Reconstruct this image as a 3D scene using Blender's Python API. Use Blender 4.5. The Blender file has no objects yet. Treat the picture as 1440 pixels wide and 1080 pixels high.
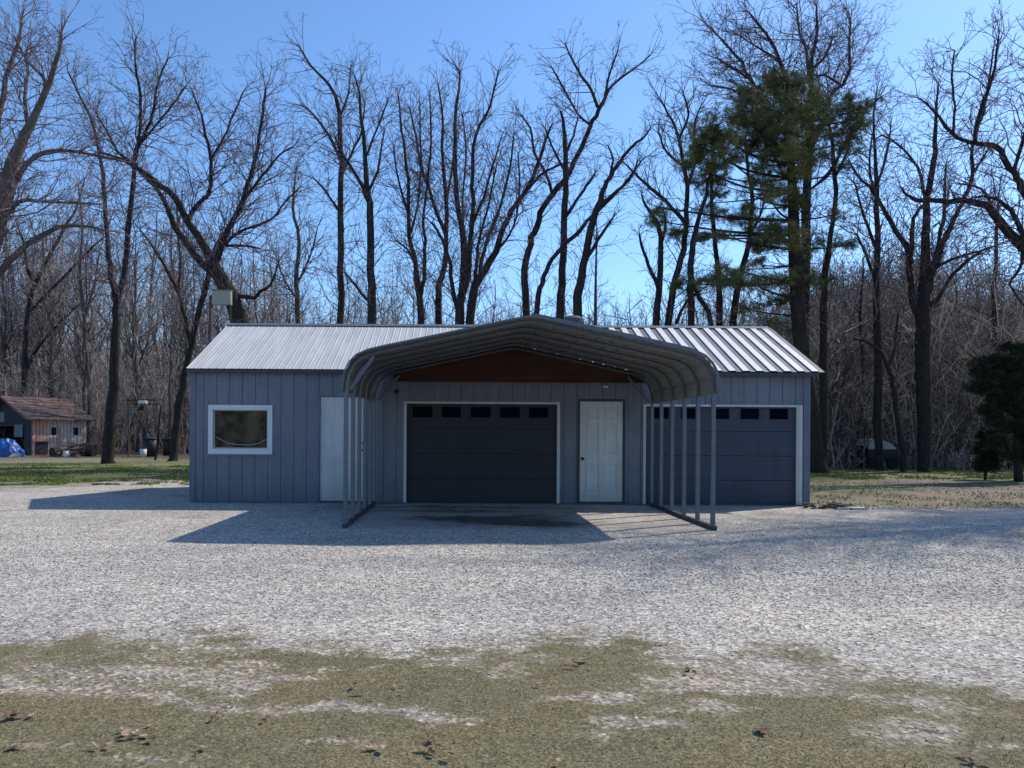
import bpy, bmesh, math, random
import numpy as np
from mathutils import Vector, Matrix

random.seed(7)
SC = bpy.context.scene
COL = SC.collection
R = math.radians
CAMZ = 1.41
D0 = 15.47          # camera distance from the front wall (wall plane is y = 0)
F = 1100.0
HX, HY = 650.0, 608.0
ROLL = R(0.35)

# ------------------------------------------------------------------ helpers
def W(px, py, d):
    """photo measurement -> point in the world at distance d in front of the camera"""
    dx, dy = px - 720, py - 540
    x = px + dy * ROLL
    y = py - dx * ROLL
    return Vector(((x - HX) * d / F, d - D0, CAMZ + (HY - y) * d / F))

def tag(o, label=None, cat=None, group=None, kind=None):
    if label: o['label'] = label
    if cat: o['category'] = cat
    if group: o['group'] = group
    if kind: o['kind'] = kind
    return o

def empty(name, loc, rz=0):
    o = bpy.data.objects.new(name, None)
    o.location = loc
    o.rotation_euler = (0, 0, rz)
    o.empty_display_size = .2
    COL.objects.link(o)
    return o

class MB:
    def __init__(s):
        s.v = []; s.f = []; s.mi = []
    def poly(s, pts, mi=0):
        n = len(s.v); s.v += [tuple(p) for p in pts]; s.f.append(tuple(range(n, n + len(pts)))); s.mi.append(mi)
    def box(s, x0, x1, y0, y1, z0, z1, mi=0):
        n = len(s.v)
        s.v += [(x0,y0,z0),(x1,y0,z0),(x1,y1,z0),(x0,y1,z0),(x0,y0,z1),(x1,y0,z1),(x1,y1,z1),(x0,y1,z1)]
        for f in ((0,3,2,1),(4,5,6,7),(0,1,5,4),(1,2,6,5),(2,3,7,6),(3,0,4,7)):
            s.f.append(tuple(n + i for i in f)); s.mi.append(mi)
    def bar(s, a, b, w, h=None, up=(0,0,1), mi=0):
        a, b = Vector(a), Vector(b); h = h or w
        t = (b - a).normalized(); u = Vector(up)
        if abs(t.dot(u)) > .95: u = Vector((0,1,0))
        sx = t.cross(u).normalized(); sy = sx.cross(t).normalized()
        n = len(s.v)
        for p in (a, b):
            for i, j in ((-1,-1),(1,-1),(1,1),(-1,1)):
                s.v.append(tuple(p + sx * i * w / 2 + sy * j * h / 2))
        for f in ((0,3,2,1),(4,5,6,7),(0,1,5,4),(1,2,6,5),(2,3,7,6),(3,0,4,7)):
            s.f.append(tuple(n + i for i in f)); s.mi.append(mi)
    def tube(s, pts, rad, k=8, mi=0):
        pts = [Vector(p) for p in pts]
        n0 = len(s.v); m = len(pts)
        if not hasattr(rad, '__len__'): rad = [rad] * m
        ref = Vector((.31, .87, .12)).normalized()
        for i, p in enumerate(pts):
            t = (pts[min(i+1, m-1)] - pts[max(i-1, 0)]).normalized()
            a = t.cross(ref).normalized(); b = t.cross(a)
            for j in range(k):
                q = 2 * math.pi * j / k
                s.v.append(tuple(p + (a * math.cos(q) + b * math.sin(q)) * rad[i]))
        for i in range(m - 1):
            for j in range(k):
                a_ = n0 + i*k + j; b_ = n0 + i*k + (j+1) % k
                s.f.append((a_, b_, b_ + k, a_ + k)); s.mi.append(mi)
        s.f.append(tuple(n0 + j for j in range(k))[::-1]); s.mi.append(mi)
        s.f.append(tuple(n0 + (m-1)*k + j for j in range(k))); s.mi.append(mi)
    def build(s, name, mats, parent=None, smooth=False, bevel=0, loc=None):
        me = bpy.data.meshes.new(name)
        me.from_pydata(s.v, [], s.f)
        if not isinstance(mats, (list, tuple)): mats = [mats]
        for m in mats: me.materials.append(m)
        me.polygons.foreach_set('material_index', s.mi)
        if smooth: me.polygons.foreach_set('use_smooth', [True] * len(s.f))
        me.update()
        o = bpy.data.objects.new(name, me)
        COL.objects.link(o)
        if parent: o.parent = parent
        if loc is not None: o.location = loc
        if bevel:
            b = o.modifiers.new('bevel', 'BEVEL'); b.width = bevel; b.segments = 2; b.limit_method = 'ANGLE'
        return o

def np_mesh(name, verts, quads, mat, parent=None, tris=False, smooth=False):
    k = quads.shape[1]
    me = bpy.data.meshes.new(name)
    me.vertices.add(len(verts)); me.vertices.foreach_set('co', np.asarray(verts, dtype=np.float32).ravel())
    nf = len(quads)
    me.loops.add(nf * k); me.loops.foreach_set('vertex_index', np.asarray(quads, dtype=np.int32).ravel())
    me.polygons.add(nf)
    me.polygons.foreach_set('loop_start', np.arange(nf, dtype=np.int32) * k)
    if smooth: me.polygons.foreach_set('use_smooth', np.ones(nf, dtype=bool))
    me.update(calc_edges=True)
    if mat: me.materials.append(mat)
    o = bpy.data.objects.new(name, me)
    COL.objects.link(o)
    if parent: o.parent = parent
    return o

def prisms(segs, k=3):
    """segs: n x 8 (p0, p1, r0, r1) -> verts, quads"""
    s = np.asarray(segs, dtype=np.float64)
    p0, p1, r0, r1 = s[:, :3], s[:, 3:6], s[:, 6], s[:, 7]
    t = p1 - p0; t /= np.maximum(np.linalg.norm(t, axis=1), 1e-6)[:, None]
    ref = np.where(np.abs(t[:, 1:2]) > .9, np.array([[1., 0, 0]]), np.array([[0, 1., 0]]))
    a = np.cross(t, ref); a /= np.linalg.norm(a, axis=1)[:, None]
    b = np.cross(t, a)
    n = len(s); V = np.zeros((n, 2 * k, 3))
    for j in range(k):
        q = 2 * math.pi * j / k
        u = a * math.cos(q) + b * math.sin(q)
        V[:, j] = p0 + u * r0[:, None]
        V[:, k + j] = p1 + u * r1[:, None]
    base = (np.arange(n) * 2 * k)[:, None]
    Q = np.concatenate([base + np.array([[j, (j+1) % k, k + (j+1) % k, k + j]]) for j in range(k)], axis=0)
    return V.reshape(-1, 3), Q

# ------------------------------------------------------------------ numpy value noise
_rs = np.random.RandomState(11)
_LAT = _rs.rand(256, 256)
def vnoise(x, y):
    xi = np.floor(x).astype(int); yi = np.floor(y).astype(int)
    fx = x - xi; fy = y - yi
    fx = fx * fx * (3 - 2 * fx); fy = fy * fy * (3 - 2 * fy)
    g = lambda i, j: _LAT[i & 255, j & 255]
    return (g(xi, yi) * (1-fx) + g(xi+1, yi) * fx) * (1-fy) + (g(xi, yi+1) * (1-fx) + g(xi+1, yi+1) * fx) * fy
def fbm(x, y, o=4):
    s = 0; a = .5; tot = 0
    for i in range(o):
        s = s + a * vnoise(x * 2**i + 17.3 * i, y * 2**i + 5.1 * i); tot += a; a *= .55
    return s / tot

def sstep(a, b, x):
    t = np.clip((x - a) / (b - a), 0, 1)
    return t * t * (3 - 2 * t)

# ------------------------------------------------------------------ materials
def NM(name):
    m = bpy.data.materials.new(name); m.use_nodes = True
    nt = m.node_tree; b = nt.nodes['Principled BSDF']
    return m, nt, b

def mat(name, base, rough=.6, metal=0, spec=.4, var=.25, scale=6, bump=0, bscale=60, tint=None, stretch=(1,1,1), fine=0):
    """colour mottled by noise, with optional second tint and fine bump"""
    m, nt, b = NM(name); N = nt.nodes; L = nt.links
    tc = N.new('ShaderNodeTexCoord'); mp = N.new('ShaderNodeMapping'); mp.inputs['Scale'].default_value = stretch
    L.new(tc.outputs['Object'], mp.inputs['Vector'])
    no = N.new('ShaderNodeTexNoise'); no.inputs['Scale'].default_value = scale; no.inputs['Detail'].default_value = 6
    no.inputs['Roughness'].default_value = .65
    L.new(mp.outputs['Vector'], no.inputs['Vector'])
    cr = N.new('ShaderNodeValToRGB')
    cr.color_ramp.elements[0].position = .3; cr.color_ramp.elements[1].position = .72
    c2 = tint or base
    cr.color_ramp.elements[0].color = tuple(c * (1 - var) for c in base) + (1,)
    cr.color_ramp.elements[1].color = tuple(min(1, c * (1 + var)) for c in c2) + (1,)
    L.new(no.outputs['Fac'], cr.inputs['Fac'])
    L.new(cr.outputs['Color'], b.inputs['Base Color'])
    b.inputs['Roughness'].default_value = rough
    b.inputs['Metallic'].default_value = metal
    b.inputs['Specular IOR Level'].default_value = spec
    if bump:
        n2 = N.new('ShaderNodeTexNoise'); n2.inputs['Scale'].default_value = bscale; n2.inputs['Detail'].default_value = 4
        L.new(mp.outputs['Vector'], n2.inputs['Vector'])
        bp = N.new('ShaderNodeBump'); bp.inputs['Strength'].default_value = bump; bp.inputs['Distance'].default_value = .01
        L.new(n2.outputs['Fac'], bp.inputs['Height']); L.new(bp.outputs['Normal'], b.inputs['Normal'])
    return m

def painted(name, base, rough, spec, seed):
    """outdoor paint: chalky mottling, faint vertical streaks and a darker tone near the ground"""
    m, nt, b = NM(name); N = nt.nodes; L = nt.links
    g = N.new('ShaderNodeNewGeometry'); sp = N.new('ShaderNodeSeparateXYZ'); L.new(g.outputs['Position'], sp.inputs[0])
    def nz(scale, st):
        mp = N.new('ShaderNodeMapping'); mp.inputs['Scale'].default_value = st; mp.inputs['Location'].default_value = (seed, 0, seed)
        L.new(g.outputs['Position'], mp.inputs['Vector'])
        n = N.new('ShaderNodeTexNoise'); n.inputs['Scale'].default_value = scale; n.inputs['Detail'].default_value = 7; n.inputs['Roughness'].default_value = .7
        L.new(mp.outputs['Vector'], n.inputs['Vector']); return n.outputs['Fac']
    def rmp(src, lo, hi, c0, c1):
        c = N.new('ShaderNodeValToRGB'); e = c.color_ramp.elements; e[0].position = lo; e[1].position = hi
        e[0].color = c0 + (1,); e[1].color = c1 + (1,); L.new(src, c.inputs['Fac']); return c.outputs['Color']
    def mx(a, bb, mode, f=1.0):
        x = N.new('ShaderNodeMix'); x.data_type = 'RGBA'; x.blend_type = mode
        if isinstance(f, float): x.inputs[0].default_value = f
        else: L.new(f, x.inputs[0])
        L.new(a, x.inputs[6])
        if isinstance(bb, tuple): x.inputs[7].default_value = bb + (1,)
        else: L.new(bb, x.inputs[7])
        return x.outputs[2]
    col = rmp(nz(1.3, (1, 1, 1)), .3, .7, tuple(c * .84 for c in base), tuple(c * 1.14 for c in base))
    col = mx(col, rmp(nz(1.0, (9, 9, .5)), .35, .65, (.86, .87, .88), (1.08, 1.07, 1.05)), 'MULTIPLY')
    col = mx(col, rmp(nz(30, (1, 1, 1)), .35, .7, (.93, .93, .93), (1.05, 1.05, 1.05)), 'MULTIPLY')
    # darkening: 1 at the ground, fading by about half a metre, broken by noise
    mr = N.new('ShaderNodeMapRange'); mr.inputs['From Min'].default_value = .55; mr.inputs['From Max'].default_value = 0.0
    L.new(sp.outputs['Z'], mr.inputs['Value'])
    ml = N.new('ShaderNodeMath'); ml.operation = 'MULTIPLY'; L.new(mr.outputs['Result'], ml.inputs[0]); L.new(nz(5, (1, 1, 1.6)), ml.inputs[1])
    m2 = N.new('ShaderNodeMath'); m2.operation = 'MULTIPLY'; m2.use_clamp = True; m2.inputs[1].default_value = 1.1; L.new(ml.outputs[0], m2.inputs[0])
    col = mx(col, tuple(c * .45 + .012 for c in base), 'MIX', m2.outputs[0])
    L.new(col, b.inputs['Base Color'])
    b.inputs['Roughness'].default_value = rough; b.inputs['Specular IOR Level'].default_value = spec
    bp = N.new('ShaderNodeBump'); bp.inputs['Strength'].default_value = .12; bp.inputs['Distance'].default_value = .01
    L.new(nz(2.2, (1, 1, .6)), bp.inputs['Height']); L.new(bp.outputs['Normal'], b.inputs['Normal'])
    return m

M = {}
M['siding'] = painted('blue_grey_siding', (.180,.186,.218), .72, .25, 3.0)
M['trim'] = mat('corner_trim_paint', (.13,.145,.185), .7, var=.12, scale=4)
M['white'] = mat('white_trim_paint', (.62,.62,.62), .55, var=.08, scale=5, stretch=(1,1,.4))
M['jamb'] = mat('cream_jamb_paint', (.5,.49,.46), .6, var=.12, scale=5)
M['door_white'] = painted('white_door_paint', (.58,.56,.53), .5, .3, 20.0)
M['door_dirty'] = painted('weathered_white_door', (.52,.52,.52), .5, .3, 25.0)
M['darkframe'] = mat('dark_door_frame', (.05,.045,.05), .7, var=.2)
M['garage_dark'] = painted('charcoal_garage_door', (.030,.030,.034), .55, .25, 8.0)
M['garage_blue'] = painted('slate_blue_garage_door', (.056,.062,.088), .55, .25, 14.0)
M['black'] = mat('black_rubber', (.012,.012,.014), .8, var=.3)
M['metal'] = mat('galvanised_steel', (.125,.13,.145), .5, metal=.1, spec=.5, var=.16, scale=5)
M['rail'] = mat('muddy_steel_rail', (.06,.06,.065), .6, metal=.3, var=.3, scale=7)
M['sheet'] = mat('carport_sheet', (.27,.262,.222), .5, metal=.2, spec=.4, var=.12, scale=3)
M['sheet_edge'] = mat('carport_edge_trim', (.11,.12,.15), .5, metal=.2, var=.12)
M['roof'] = mat('galvalume_roof', (.47,.455,.435), .5, metal=.0, spec=.4, var=.16, scale=1.6, stretch=(4,.5,.5))
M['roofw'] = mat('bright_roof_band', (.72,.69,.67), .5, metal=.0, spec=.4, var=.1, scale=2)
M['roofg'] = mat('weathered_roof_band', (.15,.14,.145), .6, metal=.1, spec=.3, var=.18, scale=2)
M['fascia'] = mat('dark_fascia', (.05,.055,.07), .7, var=.2)
M['brown'] = mat('stained_wood_gable', (.070,.034,.025), .8, spec=.1, var=.35, scale=2.5, stretch=(.6,1,3), bump=.2)
M['bark'] = mat('dark_bark', (.040,.033,.030), .95, spec=.1, var=.45, scale=5, stretch=(2,2,.6), bump=.6, bscale=25)
M['bark_pale'] = mat('pale_bark', (.105,.085,.072), .95, spec=.1, var=.4, scale=5, stretch=(2,2,.6), bump=.5, bscale=25)
M['twig'] = mat('twig_bark', (.17,.125,.14), .9, spec=.1, var=.3, scale=1)
M['bark_bg'] = mat('grey_forest_bark', (.10,.085,.078), .95, spec=.1, var=.4, scale=1.2)
M['twig_bg'] = mat('grey_forest_twig', (.36,.31,.30), .95, spec=.05, var=.3, scale=.6)
M['thicket'] = mat('brush_stems', (.42,.355,.325), .95, spec=.05, var=.5, scale=.35)
M['thicket_d'] = mat('dark_brush_stems', (.42,.345,.31), .95, spec=.05, var=.55, scale=.4)
M['thicket_f'] = mat('haze_tinted_far_stems', (.33,.30,.32), .95, spec=.05, var=.4, scale=.15)  # aerial haze put into the stem colour: lighter and greyer
M['needle'] = mat('pine_needles', (.060,.072,.026), .65, spec=.2, var=.5, scale=.9, tint=(.17,.175,.066))
M['cedar'] = mat('cedar_foliage', (.034,.040,.022), .8, spec=.15, var=.5, scale=2)
M['grass'] = mat('spring_grass', (.125,.135,.048), .8, spec=.2, var=.4, scale=.8, tint=(.19,.22,.06))
M['drygrass'] = mat('dry_grass', (.42,.35,.22), .85, spec=.1, var=.4, scale=1.2)
M['leaf'] = mat('dead_leaf_brown', (.10,.055,.035), .8, spec=.2, var=.5, scale=30, tint=(.17,.10,.065))
M['leafp'] = mat('dead_leaf_tan', (.33,.23,.15), .75, spec=.2, var=.35, scale=30)
M['tarp'] = mat('blue_tarp', (.013,.075,.30), .45, spec=.5, var=.4, scale=3, bump=1.0, bscale=5)
M['shedroof'] = mat('brown_shingles', (.17,.115,.10), .9, spec=.1, var=.2, scale=6, bump=.3, bscale=30)
M['panelgrey'] = mat('grey_green_panel', (.26,.28,.23), .6, var=.06)
M['rust'] = mat('rusty_metal', (.05,.028,.02), .8, var=.4, scale=9)
M['concrete'] = mat('concrete', (.13,.13,.135), .9, spec=.1, var=.25, scale=4, bump=.3)
M['rubble'] = mat('rubble_brown', (.10,.07,.05), .9, spec=.1, var=.5, scale=9)
M['stone'] = mat('pale_stone', (.42,.41,.40), .85, spec=.15, var=.25, scale=8, bump=.3)
M['bin'] = mat('black_plastic', (.018,.018,.02), .6, var=.2)
M['lampglass'] = mat('white_lamp', (.75,.75,.75), .3, var=.03)

def brush_mat(name, stops, patch=.5):
    m, nt, b = NM(name); N = nt.nodes; L = nt.links
    g = N.new('ShaderNodeNewGeometry'); cr = N.new('ShaderNodeValToRGB'); e = cr.color_ramp.elements
    e[0].position, e[0].color = stops[0][0], stops[0][1] + (1,); e[1].position, e[1].color = stops[-1][0], stops[-1][1] + (1,)
    for p, c in stops[1:-1]:
        q = e.new(p); q.color = c + (1,)
    L.new(g.outputs['Random Per Island'], cr.inputs['Fac'])
    no = N.new('ShaderNodeTexNoise'); no.inputs['Scale'].default_value = .45; no.inputs['Detail'].default_value = 4
    L.new(g.outputs['Position'], no.inputs['Vector'])
    c2 = N.new('ShaderNodeValToRGB'); c2.color_ramp.elements[0].position = .36; c2.color_ramp.elements[1].position = .66
    c2.color_ramp.elements[0].color = (1 - patch, 1 - patch, 1 - patch, 1); c2.color_ramp.elements[1].color = (1 + patch * .5, 1 + patch * .42, 1 + patch * .35, 1)
    L.new(no.outputs['Fac'], c2.inputs['Fac'])
    x = N.new('ShaderNodeMix'); x.data_type = 'RGBA'; x.blend_type = 'MULTIPLY'; x.inputs[0].default_value = 1
    L.new(cr.outputs['Color'], x.inputs[6]); L.new(c2.outputs['Color'], x.inputs[7]); L.new(x.outputs[2], b.inputs['Base Color'])
    b.inputs['Roughness'].default_value = .95; b.inputs['Specular IOR Level'].default_value = .05
    return m
M['thicket'] = brush_mat('brush_stems', [(0, (.03,.024,.022)), (.3, (.16,.13,.115)), (.7, (.50,.42,.37)), (1, (.85,.76,.69))])
M['thicket_d'] = brush_mat('dark_brush_stems', [(0, (.025,.02,.018)), (.3, (.13,.104,.09)), (.7, (.46,.37,.32)), (1, (.85,.74,.65))], .5)
M['twig_bg'] = brush_mat('grey_forest_twig', [(0, (.05,.042,.04)), (.5, (.24,.20,.185)), (1, (.62,.54,.50))], .35)

def glass_mat(name, c1, c2, rough=.12, spec=.25):
    m, nt, b = NM(name); N = nt.nodes; L = nt.links
    tc = N.new('ShaderNodeTexCoord'); no = N.new('ShaderNodeTexNoise'); no.inputs['Scale'].default_value = 3.5; no.inputs['Detail'].default_value = 8
    L.new(tc.outputs['Object'], no.inputs['Vector'])
    cr = N.new('ShaderNodeValToRGB'); cr.color_ramp.elements[0].position = .35; cr.color_ramp.elements[1].position = .75
    cr.color_ramp.elements[0].color = c1 + (1,); cr.color_ramp.elements[1].color = c2 + (1,)
    L.new(no.outputs['Fac'], cr.inputs['Fac']); L.new(cr.outputs['Color'], b.inputs['Base Color'])
    b.inputs['Roughness'].default_value = rough; b.inputs['Specular IOR Level'].default_value = spec
    return m
M['glass'] = glass_mat('tree_reflection_glass', (.02,.016,.009), (.13,.10,.06), .35, .08)  # opaque pane: brown reflection of trees put into its colour
M['gglass'] = glass_mat('garage_window_glass', (.001,.0015,.007), (.003,.004,.014), .4, .03)

# shed wall: patchy peeling paint
def shed_wall_mat():
    m, nt, b = NM('peeling_shed_wall'); N = nt.nodes; L = nt.links
    tc = N.new('ShaderNodeTexCoord')
    no = N.new('ShaderNodeTexNoise'); no.inputs['Scale'].default_value = 2.2; no.inputs['Detail'].default_value = 5
    mp = N.new('ShaderNodeMapping'); mp.inputs['Scale'].default_value = (2.6,2.6,.55)
    L.new(tc.outputs['Object'], mp.inputs['Vector']); L.new(mp.outputs['Vector'], no.inputs['Vector'])
    cr = N.new('ShaderNodeValToRGB'); e = cr.color_ramp.elements
    e[0].position = .30; e[0].color = (.22,.18,.15,1)
    e[1].position = .40; e[1].color = (.58,.49,.42,1)
    x = e.new(.52); x.color = (.72,.63,.54,1)
    x = e.new(.60); x.color = (.66,.27,.19,1)
    L.new(no.outputs['Fac'], cr.inputs['Fac'])
    sx = N.new('ShaderNodeSeparateXYZ'); L.new(tc.outputs['Object'], sx.inputs[0])
    mr = N.new('ShaderNodeMapRange'); mr.inputs['From Min'].default_value = 1.15; mr.inputs['From Max'].default_value = .55; L.new(sx.outputs['X'], mr.inputs['Value'])
    mu = N.new('ShaderNodeMath'); mu.operation = 'MULTIPLY'; L.new(mr.outputs['Result'], mu.inputs[0]); L.new(no.outputs['Fac'], mu.inputs[1])
    m3 = N.new('ShaderNodeMath'); m3.operation = 'MULTIPLY'; m3.use_clamp = True; m3.inputs[1].default_value = 1.5; L.new(mu.outputs[0], m3.inputs[0])
    mi = N.new('ShaderNodeMix'); mi.data_type = 'RGBA'; L.new(m3.outputs[0], mi.inputs[0]); L.new(cr.outputs['Color'], mi.inputs[6]); mi.inputs[7].default_value = (.74, .30, .21, 1)
    wv = N.new('ShaderNodeTexWave'); wv.inputs['Scale'].default_value = 1.6; wv.bands_direction = 'X'; L.new(tc.outputs['Object'], wv.inputs['Vector'])
    c3 = N.new('ShaderNodeValToRGB'); c3.color_ramp.elements[0].color = (.45,.43,.42,1); c3.color_ramp.elements[1].color = (1,1,1,1); c3.color_ramp.elements[1].position = .25
    L.new(wv.outputs['Fac'], c3.inputs['Fac'])
    m4 = N.new('ShaderNodeMix'); m4.data_type = 'RGBA'; m4.blend_type = 'MULTIPLY'; m4.inputs[0].default_value = 1
    L.new(mi.outputs[2], m4.inputs[6]); L.new(c3.outputs['Color'], m4.inputs[7]); L.new(m4.outputs[2], b.inputs['Base Color'])
    b.inputs['Roughness'].default_value = .9
    return m
M['shedwall'] = shed_wall_mat()
M['sheddark'] = mat('dark_shed_boards', (.035,.035,.045), .9, var=.4, scale=3)

# ------------------------------------------------------------------ ground
def ground_px(X, Y):
    d = np.maximum(Y + D0, .5)
    x = HX + X * F / d; y = HY + CAMZ * F / d
    return x - (y - 540) * ROLL, y + (x - 720) * ROLL, d

def moss_at(X, Y):
    px, py, d = ground_px(X, Y)
    front = Y > -14.5
    n1 = fbm(X * .9 + 40, Y * 1.1 + 40, 5); n2 = fbm(X * 3.2 + 9, Y * 4.5 + 70, 4); n3 = fbm(X * .35 + 3, Y * .35 + 8, 3); n4 = fbm(X * 9 + 31, Y * 12 + 3, 3)
    # moss boundary (measured from the photo)
    yb = np.interp(px, [0,200,420,600,700,800,880,940,1150,1200,1300,1440], [903,905,914,928,912,902,903,922,930,948,966,972])
    moss = sstep(-36, 42, py - yb + (n2 - .5) * 75 + (n1 - .5) * 60 + (n4 - .5) * 30)
    for (bx, by, sx, sy, a) in [(90,938,80,8,.8),(215,946,130,9,1.0),(330,962,90,9,.9),(60,970,150,13,1.0),(230,985,100,7,.7),(410,955,60,6,.8),(400,993,120,7,.9),
                               (520,1003,90,6,.9),(600,1012,50,5,.8),(440,1048,70,6,.7),(560,1050,30,4,.6),(340,938,50,5,.7),(640,938,40,5,.5),(250,922,60,5,.5),(730,943,60,5,.6),
                               (880,982,70,9,.9),(800,985,90,5,.6),(1000,960,100,14,.9),(1060,950,90,10,.8),(1010,996,70,5,.8),
                               (930,1018,90,8,.9),(850,1035,50,5,.6),(1260,1024,75,14,.95),(1150,968,50,5,.6),(1370,1050,90,6,.8),(1120,1048,60,5,.35),(240,1072,80,7,.6),(60,1050,60,8,.5),
                               (760,930,60,5,.5)]:
        g = np.exp(-((px + (n1 - .5) * 160 - bx) / sx)**2 - ((py + (n2 - .5) * 34 + (n4 - .5) * 16 - by) / (sy * 1.1))**2)
        moss = moss * (1 - np.clip(a * 1.25 * g * (-.1 + 1.0 * n2 + 1.2 * n4), 0, 1))
    moss = np.clip(moss * (.30 + .70 * n2 + .75 * n4), 0, 1)
    # faint moss specks on the gravel
    moss = np.maximum(moss, .55 * sstep(.62, .8, n1) * sstep(-9, -3, -Y * 1.0 + 0) * 0 + .35 * sstep(.6, .75, n1) * (Y > -4))
    moss *= front
    near = sstep(-30, 25, py - yb + (n2 - .5) * 60) * front
    return moss, near, n1, n2, n3, n4

def ground():
    def axis(lo, hi, a, b, fine, grow=1.18):
        c = list(np.arange(a, b, fine))
        s = fine; x = b
        up = []
        while x < hi: up.append(x); s *= grow; x += s
        up.append(hi)
        s = fine; x = a - fine; dn = []
        while x > lo: dn.append(x); s *= grow; x -= s
        dn.append(lo)
        return np.array(sorted(dn) + c + up)
    xs = axis(-700, 700, -12, 14, .07, 1.12)
    ys = axis(-60, 900, -13, 1, .055, 1.07)
    X, Y = np.meshgrid(xs, ys, indexing='ij')
    nx, ny = X.shape
    px, py, d = ground_px(X, Y)
    front = Y > -14.5
    moss, near, n1, n2, n3, n4 = moss_at(X, Y)
    # grass strips behind, left and right
    yg = np.interp(px, [0,120,150,270,1000,1140,1440], [685,680,675,666,650,712,716])
    back = sstep(6, -6, py - yg + (n2 - .5) * 14) * (Y > -2)
    tleft = px < 640
    gl = back * sstep(642, 652, py + (n3 - .5) * 10 + (n2-.5)*6)
    gr = back * (sstep(.42, .56, n3 + (n2 - .5) * .5) * .55 + .75 * np.exp(-((py - 667) / 7)**2))
    grass = np.where(tleft, gl, np.clip(gr, 0, 1))
    litter = np.where(tleft, back * (1 - gl), back * (.55 + .45 * n1))
    dry = np.where(tleft, 0, back * np.exp(-((py - 703) / 8)**2) * sstep(1230, 1330, px) )
    # worn concrete / earth pad below the carport with wet stains
    e = (n2 - .5) * .5
    slab = sstep(-1.75, -1.35, X + e * .5) * sstep(3.75, 3.5, X + e * .3) * sstep(-4.7, -3.5, Y + e * 1.6) * sstep(.3, 0, Y)
    G = lambda x, y, sx, sy: np.exp(-((X + (n1 - .5) * 1.6 - x) / sx)**2 - ((Y + (n2 - .5) * .9 - y) / sy)**2)
    st = 1.5 * G(.6, -3.1, .85, .6) + .8 * G(1.7, -3.3, .6, .35) + .75 * G(-.2, -2.6, .9, .25) + .7 * G(.1, -1.5, 1.5, .3) + .6 * G(1.4, -2.3, .6, .25) + .8 * G(.3, -.7, 1.8, .2)
    stain = np.clip(st * (.45 + 1.5 * n4), 0, 1) * sstep(-.05, .1, slab)
    # dark grey patches on the gravel at the right
    dark_patch = .55 * np.exp(-((px - 1140) / 28)**2 - ((py - 771) / 5)**2) + .35 * sstep(.55, .72, n3) * np.exp(-((py - 745) / 22)**2) * (px > 1050)
    dark_patch = dark_patch * (py > 716)
    Z = np.zeros_like(X)
    Z += (n1 - .5) * .035 * sstep(-2.6, -5, Y) + (n2 - .5) * .012 * moss
    verts = np.stack([X, Y, Z], -1).reshape(-1, 3)
    i = np.arange(nx - 1)[:, None] * ny + np.arange(ny - 1)[None, :]
    Q = np.stack([i, i + ny, i + ny + 1, i + 1], -1).reshape(-1, 4)
    m, nt, b = NM('gravel_yard'); N = nt.nodes; L = nt.links
    def attr(n):
        a = N.new('ShaderNodeAttribute'); a.attribute_name = n; return a.outputs['Fac']
    geo = N.new('ShaderNodeNewGeometry')
    def noise(scale, detail=4, rough=.6):
        n = N.new('ShaderNodeTexNoise'); n.inputs['Scale'].default_value = scale; n.inputs['Detail'].default_value = detail
        n.inputs['Roughness'].default_value = rough; L.new(geo.outputs['Position'], n.inputs['Vector']); return n
    def vor(scale):
        n = N.new('ShaderNodeTexVoronoi'); n.inputs['Scale'].default_value = scale; L.new(geo.outputs['Position'], n.inputs['Vector']); return n
    def ramp(src, stops):
        c = N.new('ShaderNodeValToRGB'); e = c.color_ramp.elements
        e[0].position, e[0].color = stops[0][0], stops[0][1] + (1,)
        e[1].position, e[1].color = stops[-1][0], stops[-1][1] + (1,)
        for p, cc in stops[1:-1]:
            q = e.new(p); q.color = cc + (1,)
        L.new(src, c.inputs['Fac']); return c.outputs['Color']
    def mix(f, a, bb, mode='MIX'):
        x = N.new('ShaderNodeMix'); x.data_type = 'RGBA'; x.blend_type = mode
        if isinstance(f, (int, float)): x.inputs[0].default_value = f
        else: L.new(f, x.inputs[0])
        for k_, v_ in ((6, a), (7, bb)):
            if isinstance(v_, tuple): x.inputs[k_].default_value = v_ + (1,)
            else: L.new(v_, x.inputs[k_])
        return x.outputs[2]
    def mth(op, a, bb):
        x = N.new('ShaderNodeMath'); x.operation = op; x.use_clamp = True
        for k_, v_ in ((0, a), (1, bb)):
            if isinstance(v_, (int, float)): x.inputs[k_].default_value = v_
            else: L.new(v_, x.inputs[k_])
        return x.outputs[0]
    v1 = vor(46); sep = N.new('ShaderNodeSeparateColor'); L.new(v1.outputs['Color'], sep.inputs['Color'])
    v2 = vor(17); sep2 = N.new('ShaderNodeSeparateColor'); L.new(v2.outputs['Color'], sep2.inputs['Color'])
    grav = ramp(sep.outputs[0], [(0, (.08,.072,.064)), (.2, (.24,.218,.197)), (.55, (.42,.383,.342)), (.82, (.56,.51,.456)), (1, (.78,.715,.64))])
    grav = mix(.22, grav, ramp(sep2.outputs[1], [(0, (.16,.145,.13)), (.5, (.43,.392,.35)), (1, (.74,.68,.61))]))
    med = noise(.55, 8, .7)
    grav = mix(.8, grav, ramp(med.outputs['Fac'], [(.30, (.74,.73,.72)), (.5, (.95,.94,.92)), (.68, (1.12,1.08,1.02))]), 'MULTIPLY')
    smp = N.new('ShaderNodeMapping'); smp.inputs['Scale'].default_value = (.16, .95, 1); smp.inputs['Rotation'].default_value = (0, 0, .12)
    L.new(geo.outputs['Position'], smp.inputs['Vector'])
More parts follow.
